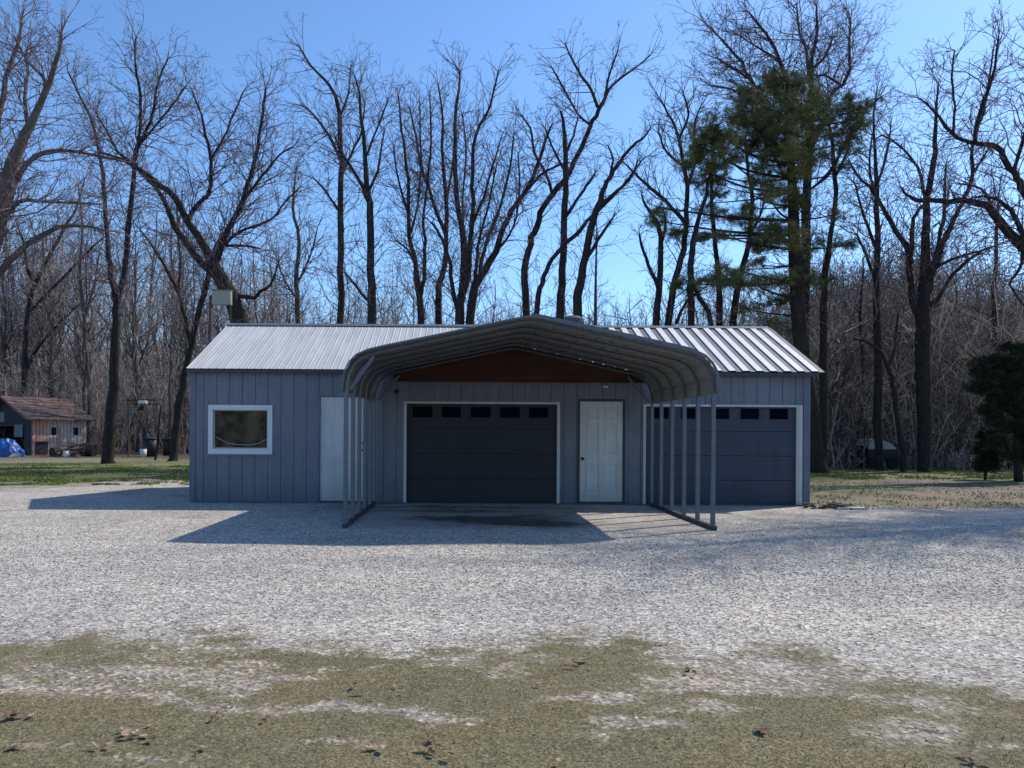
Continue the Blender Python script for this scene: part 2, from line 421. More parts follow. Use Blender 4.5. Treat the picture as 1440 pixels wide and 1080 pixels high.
    trk = N.new('ShaderNodeTexNoise'); trk.inputs['Scale'].default_value = 1.0; trk.inputs['Detail'].default_value = 6; trk.inputs['Roughness'].default_value = .6
    L.new(smp.outputs['Vector'], trk.inputs['Vector'])
    grav = mix(.75, grav, ramp(trk.outputs['Fac'], [(.34, (.80,.79,.79)), (.5, (1,.985,.965)), (.64, (1.08,1.05,1.0))]), 'MULTIPLY')
    dirtc = ramp(noise(26, 6, .75).outputs['Fac'], [(.3, (.42,.39,.34)), (.5, (.74,.70,.64)), (.7, (1.05,1.02,.96))])
    grav = mix(attr('near'), grav, mix(1.0, grav, dirtc, 'MULTIPLY'))
    fine = noise(60, 3, .7)
    mossc = ramp(fine.outputs['Fac'], [(.28, (.062,.054,.028)), (.5, (.140,.121,.067)), (.72, (.28,.247,.165))])
    mossc = mix(.75, mossc, ramp(noise(17, 5, .8).outputs['Fac'], [(.32, (.60,.59,.57)), (.5, (1,1,1)), (.68, (1.4,1.38,1.35))]), 'MULTIPLY')
    mossc = mix(.55, mossc, ramp(noise(1.3, 6, .7).outputs['Fac'], [(.3, (.75,.75,.85)), (.5, (1,.97,.9)), (.7, (1.25,1.1,.9))]), 'MULTIPLY')
    # break the edge of the moss with stone-sized noise
    edge = mth('ADD', attr('moss'), mth('MULTIPLY', mth('SUBTRACT', sep.outputs[1], .0), .62))
    sub = mth('SUBTRACT', edge, .42)
    mk = mth('MULTIPLY', sub, 1.9)
    col = mix(mk, grav, mossc)
    slabc = ramp(noise(5, 7, .75).outputs['Fac'], [(.3, (.24,.19,.165)), (.5, (.38,.325,.29)), (.7, (.55,.49,.44))])
    slabc = mix(.35, slabc, grav)
    col = mix(mth('MULTIPLY', attr('slab'), .62), col, slabc)
    col = mix(mth('MULTIPLY', attr('stain'), .8), col, (.014,.013,.013))
    col = mix(mth('MULTIPLY', attr('dark_patch'), .8), col, (.075,.078,.085))
    litc = ramp(noise(6, 9, .85).outputs['Fac'], [(.3, (.045,.032,.024)), (.5, (.12,.085,.062)), (.7, (.23,.18,.145))])
    col = mix(attr('litter'), col, litc)
    gc = ramp(noise(4.5, 9, .85).outputs['Fac'], [(.3, (.065,.070,.026)), (.5, (.15,.155,.055)), (.7, (.27,.26,.115))])
    col = mix(attr('grass'), col, gc)
    col = mix(attr('dry'), col, ramp(noise(3, 6, .8).outputs['Fac'], [(.3, (.13,.095,.055)), (.7, (.30,.23,.15))]))
    L.new(col, b.inputs['Base Color'])
    b.inputs['Roughness'].default_value = .92; b.inputs['Specular IOR Level'].default_value = .12
    bh = N.new('ShaderNodeMath'); bh.operation = 'ADD'
    L.new(v1.outputs['Distance'], bh.inputs[0]); L.new(fine.outputs['Fac'], bh.inputs[1])
    bp = N.new('ShaderNodeBump'); bp.inputs['Strength'].default_value = .35; bp.inputs['Distance'].default_value = .007; bp.invert = False
    L.new(bh.outputs[0], bp.inputs['Height']); L.new(bp.outputs['Normal'], b.inputs['Normal'])
    o = np_mesh('ground', verts, Q, m, smooth=True)
    for nme, arr in (('moss', moss), ('near', near), ('grass', grass), ('litter', litter), ('dry', dry), ('slab', slab), ('stain', stain), ('dark_patch', dark_patch)):
        a = o.data.attributes.new(nme, 'FLOAT', 'POINT')
        a.data.foreach_set('value', np.ascontiguousarray(arr, dtype=np.float32).ravel())
    tag(o, 'pale gravel yard with olive moss in the foreground', kind='structure')
    return o
ground()

# loose gravel stones on the near part of the yard
def stones():
    rs = np.random.RandomState(5)
    n = 70000
    d = np.sqrt(rs.uniform(3.2**2, 13.0**2, n))
    px = rs.uniform(-60, 1500, n)
    X = (px - HX) * d / F; Y = d - D0
    gx, gy, _ = ground_px(X, Y)
    yb = np.interp(gx, [0,200,420,600,700,800,880,940,1150,1200,1300,1440], [903,905,914,928,912,902,903,922,930,948,966,972])
    mo = moss_at(X, Y)[0]
    keep = (rs.rand(n) < np.where(mo < .5, 1, .07)) & (rs.rand(n) < np.clip((13.2 - d) / 5.0, 0, 1)) & ((d > 5.2) | (rs.rand(n) < .6))
    keep &= (Y < -4.2) | (np.abs(X - 1) > 2.9)
    X, Y = X[keep], Y[keep]; n = len(X)
    n1 = fbm(X * .9 + 40, Y * 1.1 + 40, 5)
    Z = (n1 - .5) * .035 * sstep(-2.6, -5, Y)
    base = np.array([[1,0,0],[0,1,0],[-1,0,0],[0,-1,0],[0,0,1],[0,0,-1]], float)
    s = rs.uniform(.004, .0105, n) * np.clip(d[keep] / 6.5, .5, 1.25) * (1 + .4 * (rs.rand(n) < .1))
    V = base[None] * s[:, None, None] * rs.uniform(.6, 1.35, (n, 6, 1)) * np.array([1, 1, .42])
    a = rs.uniform(0, 6.28, n); c, sn = np.cos(a)[:, None], np.sin(a)[:, None]
    V = np.stack([V[..., 0] * c - V[..., 1] * sn, V[..., 0] * sn + V[..., 1] * c, V[..., 2]], -1)
    V += np.stack([X, Y, Z + s * .25], -1)[:, None]
    T = np.array([[0,1,4],[1,2,4],[2,3,4],[3,0,4],[1,0,5],[2,1,5],[3,2,5],[0,3,5]])
    Q = (np.arange(n) * 6)[:, None, None] + T[None]
    m, nt, b = NM('gravel_stone'); N = nt.nodes
    g = N.new('ShaderNodeNewGeometry'); cr = N.new('ShaderNodeValToRGB'); e = cr.color_ramp.elements
    e[0].color = (.20,.19,.175,1); e[1].color = (.74,.69,.63,1); x = e.new(.5); x.color = (.46,.43,.39,1)
    nt.links.new(g.outputs['Random Per Island'], cr.inputs['Fac']); nt.links.new(cr.outputs['Color'], b.inputs['Base Color'])
    b.inputs['Roughness'].default_value = .85; b.inputs['Specular IOR Level'].default_value = .2
    o = np_mesh('gravel', V.reshape(-1, 3), Q.reshape(-1, 3), m)
    tag(o, 'loose grey and white gravel stones lying over the yard', 'gravel', kind='stuff')
stones()

def blades(name, label, mt, regions, n, h, w, seed):
    rs = np.random.RandomState(seed)
    Vs = []; cnt = 0
    for (x0, x1, y0, y1, share) in regions:      # measured ground patches
        k = int(n * share)
        py = rs.uniform(y0, y1, k); px = rs.uniform(x0, x1, k)
        yy = py - (px - 720) * ROLL; d = CAMZ * F / (yy - HY)
        xx = px + (py - 540) * ROLL
        X = (xx - HX) * d / F; Y = d - D0
        keep = fbm(X * 1.1, Y * 1.1, 3) > .44
        X, Y, d = X[keep], Y[keep], d[keep]; k = len(X)
        hh = h * rs.uniform(.4, 1.3, k); a = rs.uniform(0, 6.28, k); ww = w * rs.uniform(.6, 1.5, k)
        lx, ly = rs.normal(0, .4, k) * hh, rs.normal(0, .4, k) * hh
        p0 = np.stack([X - np.cos(a) * ww, Y - np.sin(a) * ww, 0 * X - .005], -1)
        p1 = np.stack([X + np.cos(a) * ww, Y + np.sin(a) * ww, 0 * X - .005], -1)
        p2 = np.stack([X + lx, Y + ly, hh], -1)
        Vs.append(np.stack([p0, p1, p2], 1))
    V = np.concatenate(Vs).reshape(-1, 3)
    o = np_mesh(name, V, np.arange(len(V)).reshape(-1, 3), mt)
    tag(o, label, name.split('_')[-1], kind='stuff')
blades('grass', 'bright green spring grass growing along the edge of the yard', M['grass'],
       [(-20, 272, 654, 682, .6), (1138, 1460, 657, 674, .34), (1138, 1460, 676, 712, .03)], 42000, .055, .014, 3)
blades('dry_grass', 'tan dry grass and weeds beside the gravel at the right', M['drygrass'],
       [(1150, 1460, 664, 716, .35), (-20, 272, 640, 656, .25)], 16000, .035, .012, 4)

# short moss and weed blades that give the foreground its height
def moss_blades():
    rs = np.random.RandomState(12); n = 110000
    d = np.sqrt(rs.uniform(3.1**2, 5.6**2, n)); px = rs.uniform(-40, 1480, n)
    X = (px - HX) * d / F; Y = d - D0
    mo, _, n1, n2, _, n4 = moss_at(X, Y)
    keep = (mo > .62) & (rs.rand(n) < .25 + .9 * n4)
    X, Y, n1, n2, mo = X[keep], Y[keep], n1[keep], n2[keep], mo[keep]; n = len(X)
    Z = (n1 - .5) * .035 + (n2 - .5) * .012 * mo - .001
    h = rs.uniform(.002, .008, n) * (1 + 2.2 * (rs.rand(n) < .02)); w = rs.uniform(.0015, .004, n); a = rs.uniform(0, 6.28, n)
    p0 = np.stack([X - np.cos(a) * w, Y - np.sin(a) * w, Z], -1); p1 = np.stack([X + np.cos(a) * w, Y + np.sin(a) * w, Z], -1)
    p2 = np.stack([X + rs.normal(0, .6, n) * h, Y + rs.normal(0, .6, n) * h, Z + h], -1)
    V = np.stack([p0, p1, p2], 1).reshape(-1, 3)
    m, nt, b = NM('moss_blade'); N = nt.nodes
    g = N.new('ShaderNodeNewGeometry'); cr = N.new('ShaderNodeValToRGB'); e = cr.color_ramp.elements
    e[0].color = (.094,.081,.040,1); e[1].color = (.48,.43,.30,1); x = e.new(.6); x.color = (.24,.210,.115,1)
    nt.links.new(g.outputs['Random Per Island'], cr.inputs['Fac']); nt.links.new(cr.outputs['Color'], b.inputs['Base Color'])
    b.inputs['Roughness'].default_value = .85; b.inputs['Specular IOR Level'].default_value = .1
    o = np_mesh('moss', V, np.arange(len(V)).reshape(-1, 3), m)
    tag(o, 'olive moss and stubby weeds covering the gravel in the foreground', 'moss', kind='stuff')
moss_blades()

# concrete strip along the wall
s = MB(); s.box(-5.3, 6.85, -.16, -.004, -.05, .02)
o = s.build('concrete_strip', M['concrete']); tag(o, 'narrow concrete footing strip along the front wall', kind='structure')

# ------------------------------------------------------------------ the building
XL, XR, WH, DEP = -5.36, 6.85, 2.62, 5.10
bld = empty('metal_building', ((XL + XR) / 2, DEP / 2, 0))
tag(bld, 'long low blue grey workshop with ribbed metal roof, two garage doors and two white doors', 'building')
bld_off = Vector(bld.location)
def bpart(mb, name, mats, parent=bld, **k):
    o = mb.build(name, mats, None, **k)
    o.parent = parent
    off = Vector((0, 0, 0)); q = parent
    while q is not None:
        off += Vector(q.location); q = q.parent
    o.location = -off
    return o
def zof(py, d=D0): return CAMZ + (HY - py) * d / F
def xof(px, d=D0): return (px - HX) * d / F
WIN = (xof(297), xof(380), zof(637), zof(575))
D1 = (xof(450), xof(516), .03, zof(559))
G1 = (xof(572), xof(783), .01, zof(568))
D2 = (xof(815), xof(876), .05, zof(563))
G2 = (xof(908), xof(1119), .01, zof(570))
ops = [WIN, D1, G1, D2, G2]
def pieces(x0, x1, z0, z1):
    """vertical pieces of a board that stay clear of the openings"""
    xs = sorted({x0, x1} | {e for o_ in ops for e in o_[:2] if x0 < e < x1})
    for a, b_ in zip(xs[:-1], xs[1:]):
        m_ = (a + b_) / 2; cuts = [(o_[2], o_[3]) for o_ in ops if o_[0] < m_ < o_[1]]
        z = z0
        for c0, c1 in sorted(cuts):
            if c0 > z + .01: yield a, b_, z, c0
            z = max(z, c1)
        if z < z1 - .01: yield a, b_, z, z1
s = MB()
for a, b_, z0, z1 in pieces(XL, XR, 0, WH): s.box(a, b_, 0, .12, z0, z1)
GP = .254; x = XL
while x < XR:
    xe = min(x + GP, XR)
    for a, b_, z0, z1 in pieces(x + .007, xe - .007, .015, WH - .006): s.box(a, b_, -.014, .003, z0, z1)
    x += GP
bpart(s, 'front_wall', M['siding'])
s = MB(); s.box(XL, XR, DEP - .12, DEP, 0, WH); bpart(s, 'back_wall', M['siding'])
RIDGE, ZR, OV, ZE = 2.55, 3.86, .16, 2.62
for xx in (XL, XR - .12):
    s = MB()
    pts = [(0.13, 0), (DEP - .13, 0), (DEP - .13, WH), (RIDGE, ZR - .09), (.13, WH)]
    a = [(xx, y, z) for y, z in pts]; b_ = [(xx + .12, y, z) for y, z in pts]
    s.poly(a); s.poly(b_[::-1])
    for i in range(5):
        j = (i + 1) % 5; s.poly([a[i], b_[i], b_[j], a[j]])
    y = .2
    while y < DEP - .2:
        top = WH + (ZR - .1 - WH) * (1 - abs(y - RIDGE) / RIDGE)
        side = xx - .012 if xx < 0 else xx + .12
        s.box(side, side + .012, y, min(y + .238, DEP - .15), .02, min(top, WH) - .02); y += .254
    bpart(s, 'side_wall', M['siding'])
for xx, w_ in ((XL - .02, .11), (XR - .11, .13)):
    s = MB(); s.box(xx, xx + w_, -.032, -.016, 0, WH - .01); s.box(xx if xx < 0 else xx + w_ - .014, (xx if xx < 0 else xx + w_ - .014) + .014, -.016, .1, 0, WH - .01)
    bpart(s, 'corner_trim', M['trim'])
# roof: ribbed sheets
def roof(y0, z0, y1, z1, sign):
    s = MB()
    dirv = Vector((0, y1 - y0, z1 - z0)).normalized(); nv = Vector((0, -dirv.z, dirv.y)) * (1 if sign > 0 else -1)
    if nv.z < 0: nv = -nv
    prof = []      # x, height, material for the face that follows
    x = XL - .06
    RX0, RX1 = 2.05, XR + .16
    while x < RX0 - .2:
        prof += [(x, 0, 0), (x + .012, .007, 0), (x + .026, .007, 0), (x + .038, 0, 0), (x + .072, .0, 0), (x + .077, .004, 0), (x + .088, 0, 0), (x + .108, .0, 0), (x + .113, .004, 0), (x + .124, 0, 0)]
        x += .148
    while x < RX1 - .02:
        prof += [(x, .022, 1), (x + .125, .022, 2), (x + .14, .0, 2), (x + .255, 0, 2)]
        x += .27
    prof.append((RX1, 0, 0))
    rows = 5
    for i in range(len(prof) - 1):
        xa, ha, mi = prof[i]; xb, hb, _ = prof[i + 1]
        if xb <= xa: continue
        for r in range(rows):
            t0, t1 = r / rows, (r + 1) / rows
            A = Vector((0, y0 + (y1 - y0) * t0, z0 + (z1 - z0) * t0)); B = Vector((0, y0 + (y1 - y0) * t1, z0 + (z1 - z0) * t1))
            lap = nv * .0
            q = [Vector((xa, 0, 0)) + A + nv * ha, Vector((xb, 0, 0)) + A + nv * hb, Vector((xb, 0, 0)) + B + nv * hb, Vector((xa, 0, 0)) + B + nv * ha]
            s.poly(q, mi)
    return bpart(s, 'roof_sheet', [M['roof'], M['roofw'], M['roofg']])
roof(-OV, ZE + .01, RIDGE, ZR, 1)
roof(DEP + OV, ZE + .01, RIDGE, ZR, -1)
s = MB(); s.poly([(XL - .07, RIDGE - .13, ZR - .03), (XR + .17, RIDGE - .13, ZR - .03), (XR + .17, RIDGE, ZR + .035), (XL - .07, RIDGE, ZR + .035)])
s.poly([(XL - .07, RIDGE, ZR + .035), (XR + .17, RIDGE, ZR + .035), (XR + .17, RIDGE + .13, ZR - .03), (XL - .07, RIDGE + .13, ZR - .03)])
bpart(s, 'ridge_cap', M['metal'])
s = MB(); s.box(XL - .05, XR + .14, -OV + .01, -OV + .035, ZE - .075, ZE - .004); s.box(XL - .05, XR + .14, -OV + .036, -.016, ZE - .02, ZE - .006)
bpart(s, 'fascia', M['fascia'])
for xx in (XL - .05, XR + .12):
    for sg in (1, -1):
        s = MB(); ya = -OV + .04 if sg > 0 else DEP + OV - .04
        for (yA, zA, yB, zB) in ((ya, ZE - .015, RIDGE, ZR - .025),):
            s.poly([(xx, yA, zA - .09), (xx, yB, zB - .09), (xx, yB, zB), (xx, yA, zA)])
            s.poly([(xx + .02, yA, zA - .09), (xx + .02, yA, zA), (xx + .02, yB, zB), (xx + .02, yB, zB - .09)])
            s.poly([(xx, yA, zA - .09), (xx + .02, yA, zA - .09), (xx + .02, yB, zB - .09), (xx, yB, zB - .09)])
            s.poly([(xx, yA, zA - .09), (xx, yA, zA), (xx + .02, yA, zA), (xx + .02, yA, zA - .09)])
        bpart(s, 'rake_trim', M['trim'])
# roof vent
s = MB()
vy, vz = 2.05, 3.66; vx = xof(805, 17.5)
s.tube([(vx, vy, vz - .15), (vx, vy, vz + .12), (vx, vy, vz + .16)], [.12, .12, .12], 14)
s.tube([(vx, vy, vz + .16), (vx, vy, vz + .22), (vx, vy, vz + .30), (vx, vy, vz + .36), (vx, vy, vz + .385)], [.20, .24, .24, .15, .03], 18)
for i in range(18):
    q = i * math.pi / 9; s.bar((vx + math.cos(q) * .245, vy + math.sin(q) * .245, vz + .2), (vx + math.cos(q) * .2, vy + math.sin(q) * .2, vz + .33), .02)
bpart(s, 'roof_vent', M['fascia'], smooth=False)
# window
wx0, wx1, wz0, wz1 = WIN
fw = .075
s = MB(); yy0, yy1 = -.045, -.006
s.box(wx0 - .05, wx1 + .05, yy0, yy1, wz1 - .045, wz1 + .05); s.box(wx0 - .05, wx1 + .05, yy0, yy1, wz0 - .05, wz0 + .055)
s.box(wx0 - .05, wx0 + .045, yy0, yy1, wz0 + .055, wz1 - .045); s.box(wx1 - .045, wx1 + .05, yy0, yy1, wz0 + .055, wz1 - .045)
win = bpart(s, 'window', M['white'], bevel=.006)
s = MB()
s.box(wx0 + .045, wx1 - .045, .005, .04, wz1 - .065, wz1 - .045); s.box(wx0 + .045, wx1 - .045, .005, .04, wz0 + .055, wz0 + .078)
s.box(wx0 + .045, wx0 + .066, .005, .04, wz0 + .078, wz1 - .065); s.box(wx1 - .066, wx1 - .045, .005, .04, wz0 + .078, wz1 - .065)
o = bpart(s, 'sash', M['jamb'], win)
s = MB(); s.box(wx0 - .02, wx1 + .02, .03, .06, wz0 - .02, wz1 + .02); bpart(s, 'pane', M['glass'], win)
s = MB()
cp = [(wx0 + .07, .026, wz0 + .3), (wx0 + .16, .026, wz0 + .25), (wx0 + .3, .026, wz0 + .17), (wx0 + .5, .026, wz0 + .14), (wx0 + .75, .026, wz0 + .13), (wx0 + .95, .026, wz0 + .17), (wx1 - .08, .026, wz0 + .25)]
s.tube(cp, .005, 5); bpart(s, 'hanging_cord', M['jamb'], win)
s = MB(); s.box(wx0 - .075, wx1 + .075, -.05, -.015, wz0 - .085, wz0 - .052); bpart(s, 'sill', M['siding'], win)
# flat white door
def framed(o_, w, mt, parent_name='door_frame'):
    x0, x1, z0, z1 = o_
    s = MB()
    s.box(x0 - w, x0 - .002, -.03, .07, z0, z1 + w); s.box(x1 + .002, x1 + w, -.03, .07, z0, z1 + w); s.box(x0 - .002, x1 + .002, -.03, .07, z1 + .002, z1 + w)
    return s
s = MB(); x0, x1, z0, z1 = D1; s.box(x0 + .006, x1 - .006, .0, .045, z0 + .01, z1 - .006)
d1 = bpart(s, 'door', M['door_dirty'], bevel=.003); d1['label'] = 'flat plain white side door'
bpart(framed(D1, .022, 0), 'door_frame', M['siding'], d1)
s = MB(); hx_ = x1 - .07; hz = zof(634); s.tube([(hx_, .0, hz), (hx_, -.03, hz), (hx_, -.045, hz), (hx_, -.075, hz)], [.03, .014, .028, .02], 12)
bpart(s, 'door_handle', M['black'], d1)
s = MB(); s.tube([(hx_, .0, hz + .14), (hx_, -.02, hz + .14)], .025, 12); bpart(s, 'deadbolt', M['black'], d1)
for zz in (z0 + .25, (z0 + z1) / 2, z1 - .25):
    s = MB(); s.tube([(x0 + .004, -.008, zz - .05), (x0 + .004, -.008, zz + .05)], .009, 8); bpart(s, 'hinge', M['metal'], d1)
s = MB(); s.box(x0 - .03, x1 + .03, -.06, .04, .002, z0 - .002); bpart(s, 'threshold', M['fascia'], d1)
# six panel door
x0, x1, z0, z1 = D2; w_, h_ = x1 - x0, z1 - z0
s = MB()
s.box(x0 + .005, x1 - .005, .012, .045, z0 + .006, z1 - .006)
cols = [(x0 + .11, x0 + w_ / 2 - .045), (x0 + w_ / 2 + .045, x1 - .11)]
rowz = [(.10, .36), (.435, .60), (.675, .925)]
rows_ = [(z0 + .2, z0 + .75), (z0 + .95, z0 + 1.53), (z0 + 1.65, z0 + 1.87)]
xs_ = [x0 + .005, cols[0][0], cols[0][1], cols[1][0], cols[1][1], x1 - .005]
zs_ = [z0 + .006] + [v for r_ in rows_ for v in r_] + [z1 - .006]
for k in range(0, 6, 2): s.box(xs_[k], xs_[k + 1], -.004, .0119, zs_[0], zs_[-1])
for k in range(0, 8, 2):
    for c0, c1 in cols: s.box(c0, c1, -.004, .0119, zs_[k], zs_[k + 1])
for c0, c1 in cols:
    for r0, r1 in rows_: s.box(c0 + .035, c1 - .035, .002, .0119, r0 + .035, r1 - .035)
d2 = bpart(s, 'door', M['door_white'], bevel=.004); d2['label'] = 'six panel white entry door'
bpart(framed(D2, .04, 0), 'door_frame', M['darkframe'], d2)
s = MB(); hx_ = x0 + .06; hz = zof(644); s.tube([(hx_, -.004, hz), (hx_, -.03, hz), (hx_, -.045, hz), (hx_, -.08, hz)], [.032, .014, .03, .022], 12)
bpart(s, 'door_handle', M['black'], d2)
s = MB(); s.box(x0 - .04, x1 + .04, -.09, .04, .004, z0 - .002); bpart(s, 'threshold', M['darkframe'], d2)
# garage doors
def garage(o_, mt, label, pane_px):
    x0, x1, z0, z1 = o_
    s = MB(); y0 = .035
    n = 4; hh = (z1 - z0) / n
    wz0_, wz1_ = zof(588), zof(571)
    panes = [(xof(a), xof(b_)) for a, b_ in pane_px]
    for i in range(n - 1):
        s.box(x0, x1, y0, y0 + .045, z0 + i * hh + .005, z0 + (i + 1) * hh - .005)
        for k in range(4):
            zz = z0 + i * hh + .07 + k * (hh - .14) / 3
            s.box(x0 + .04, x1 - .04, y0 - .004, y0 - .0005, zz - .014, zz + .014)
    s.box(x0, x1, y0, y0 + .045, z0 + 3 * hh + .005, wz0_); s.box(x0, x1, y0, y0 + .045, wz1_, z1)
    xs = [x0] + [v for p in panes for v in p] + [x1]
    for k in range(0, len(xs), 2): s.box(xs[k], xs[k + 1], y0, y0 + .045, wz0_, wz1_)
    s.box(x0, x1, y0 + .046, y0 + .06, z0, z1)
    g = bpart(s, 'garage_door', mt, bevel=.003); g['label'] = label
    for a, b_ in panes:
        s = MB(); s.box(a, b_, y0 + .02, y0 + .03, wz0_, wz1_)
        bpart(s, 'pane', M['gglass'], g)
        s = MB(); t = .014
        s.box(a, b_, y0 - .008, y0 + .0195, wz0_, wz0_ + t); s.box(a, b_, y0 - .008, y0 + .0195, wz1_ - t, wz1_)
        s.box(a, a + t, y0 - .008, y0 + .0195, wz0_ + t, wz1_ - t); s.box(b_ - t, b_, y0 - .008, y0 + .0195, wz0_ + t, wz1_ - t)
        bpart(s, 'window_frame', mt, g)
    s = MB(); s.box(x0, x1, y0 - .012, y0 + .05, .004, z0 - .001 + .02); bpart(s, 'bottom_seal', M['black'], g)
    return g
g1 = garage(G1, M['garage_dark'], 'charcoal sectional garage door under the carport', [(579, 609), (620, 649), (661, 691), (702, 732), (743, 772)])
g2 = garage(G2, M['garage_blue'], 'slate blue sectional garage door at the right end', [(915, 942), (957, 984), (999, 1027), (1041, 1069), (1082, 1110)])
for o_, lw, rw in ((G1, .06, .06), (G2, .055, .12)):
    x0, x1, z0, z1 = o_
    s = MB()
    s.box(x0 - lw, x0 - .001, -.035, .06, .003, z1 + .045); s.box(x1 + .001, x1 + rw, -.035, .06, .003, z1 + .045); s.box(x0 - .001, x1 + .001, -.035, .06, z1 + .001, z1 + .045)
    if rw > .1: s.box(x1 + .04, x1 + .05, -.045, -.035, .003, z1 + .04)
    bpart(s, 'door_jamb', M['jamb'], g1 if o_ is G1 else g2, bevel=.003)

# ------------------------------------------------------------------ carport
CX, HWD = .99, 2.70
cp0 = empty('carport', (CX, -2.1, 0))
tag(cp0, 'open grey steel carport with rounded eaves standing before the dark garage door', 'carport')
prof = [(2.70, 0), (2.70, 1.95), (2.695, 2.12), (2.665, 2.26), (2.60, 2.39), (2.50, 2.49), (2.34, 2.56), (2.1, 2.615), (.22, 3.02), (.08, 3.045), (0, 3.05)]
YS = [-3.97, -3.22, -2.47, -1.72, -.97, -.26]
for yy in YS:
    s = MB()
    for sg in (-1, 1):
        pts = [(CX + sg * a, yy, b_ + (.03 if b_ == 0 else 0)) for a, b_ in prof[:2]]
        s.bar(pts[0], (pts[1][0], yy, 1.95), .058)
        s.tube([(CX + sg * a, yy, b_) for a, b_ in prof[1:]], .025, 4)
    hoop = bpart(s, 'hoop_frame', M['metal'], cp0)
for sg in (-1, 1):
    s = MB(); s.bar((CX + sg * 2.7, -4.08, .035), (CX + sg * 2.7, -.19, .035), .06, .06)
    bpart(s, 'base_rail', M['rail'], cp0)
    if sg < 0:
        s = MB(); s.bar((CX + sg * 2.64, -3.93, 2.04), (CX + sg * 2.30, -3.93, 2.52), .05)
        bpart(s, 'corner_brace', M['sheet_edge'], cp0)
    s = MB(); s.bar((CX + sg * 2.64, -.28, 2.02), (CX + sg * 2.22, -.28, 2.50), .045)
    bpart(s, 'corner_brace', M['metal'], cp0)
# sheet with ribs running front to back
def arc(profile, step):
    pts = [Vector((a, 0, b_)) for a, b_ in profile]; out = []
    for a, b_ in zip(pts[:-1], pts[1:]):
        n = max(1, int((b_ - a).length / step))
        for i in range(n): out.append(a.lerp(b_, i / n))
    out.append(pts[-1]); return out
pr = [(2.735, 2.0)] + [(a + .035 * min(1, a / 2.7), b_ + .045) for a, b_ in prof[2:-2]] + [(.08, 3.092), (0, 3.098)]
for sg in (-1, 1):
    pts = arc(pr, .03)
    L_ = 0; prev = pts[0]; s = MB(); rows = []
    for i, p in enumerate(pts):
        L_ += (p - prev).length; prev = p
        t = (pts[min(i + 1, len(pts) - 1)] - pts[max(0, i - 1)]).normalized()
        n = Vector((-t.z, 0, t.x)); n = n if n.z > 0 or n.x > 0 else -n
        ph = (L_ % .2286) / .2286
        h = .022 if ph < .22 else (.006 if .58 < ph < .66 else 0)
        q = p + n * h
        rows.append((CX + sg * q.x, q.z))
    for (xa, za), (xb, zb) in zip(rows[:-1], rows[1:]):
        ys_ = np.linspace(-4.05, -.175, 6)
        for ya, yb_ in zip(ys_[:-1], ys_[1:]):
            s.poly([(xa, ya, za), (xb, ya, zb), (xb, yb_, zb), (xa, yb_, za)])
    bpart(s, 'roof_sheet', M['sheet'], cp0)
# folded edge trim along the right half of the front arch
def ztrim(sg, h0, h1, name, dz=0):
    s = MB(); pts = arc(pr, .12)
    for a, b_ in zip(pts[:-1], pts[1:]):
        ua = min(1, max(0, (2.75 - a.x) / .5)); ub = min(1, max(0, (2.75 - b_.x) / .5))
        for yy in (-4.075,):
            A0 = (CX + sg * (a.x + .0), yy, a.z - .005); B0 = (CX + sg * b_.x, yy, b_.z - .005)
            A1 = (CX + sg * (a.x + h0 * (1 - ua) * .8), yy, a.z + h0 * (.25 + .75 * ua)); B1 = (CX + sg * (b_.x + h0 * (1 - ub) * .8), yy, b_.z + h0 * (.25 + .75 * ub))
            s.poly([A0, B0, B1, A1])
            s.poly([A1, B1, (B1[0], yy + .03, B1[2] + .002), (A1[0], yy + .03, A1[2] + .002)])
    return bpart(s, name, M['sheet_edge'], cp0)
ztrim(1, .055, 0, 'edge_trim')
ztrim(-1, .022, 0, 'edge_trim')

# wooden gable infill between the carport roof and the wall
gp = empty('gable_panel', (CX + .12, -.13, 2.40))
tag(gp, 'low triangular dark brown wooden gable filling the back of the carport', 'gable panel')
s = MB()
def ptop(x):
    a = abs(x - CX)
    return np.interp(a, [0, .22, 2.1, 2.3, 2.45, 2.56], [3.09, 3.06, 2.655, 2.60, 2.53, 2.43]) + .022
xs_ = np.linspace(-1.33, 3.56, 40)
zb0 = 2.40
y0, y1 = -.205, -.186
for a, b_ in zip(xs_[:-1], xs_[1:]):
    za, zb_ = max(zb0 + .01, ptop(a)), max(zb0 + .01, ptop(b_))
    s.poly([(a, y0, zb0), (b_, y0, zb0), (b_, y0, zb_), (a, y0, za)]); s.poly([(a, y1, zb0), (a, y1, za), (b_, y1, zb_), (b_, y1, zb0)])
    s.poly([(a, y0, za), (b_, y0, zb_), (b_, y1, zb_), (a, y1, za)]); s.poly([(a, y0, zb0), (a, y1, zb0), (b_, y1, zb0), (b_, y0, zb0)])
for q in (-1.33, 3.56):
    s.poly([(q, y0, zb0), (q, y0, max(zb0 + .01, ptop(q))), (q, y1, max(zb0 + .01, ptop(q))), (q, y1, zb0)])
bpart(s, 'panel', M['brown'], gp)
s = MB(); s.box(-1.35, 3.58, -.225, -.206, zb0 - .005, zb0 + .03); bpart(s, 'bottom_batten', M['brown'], gp)
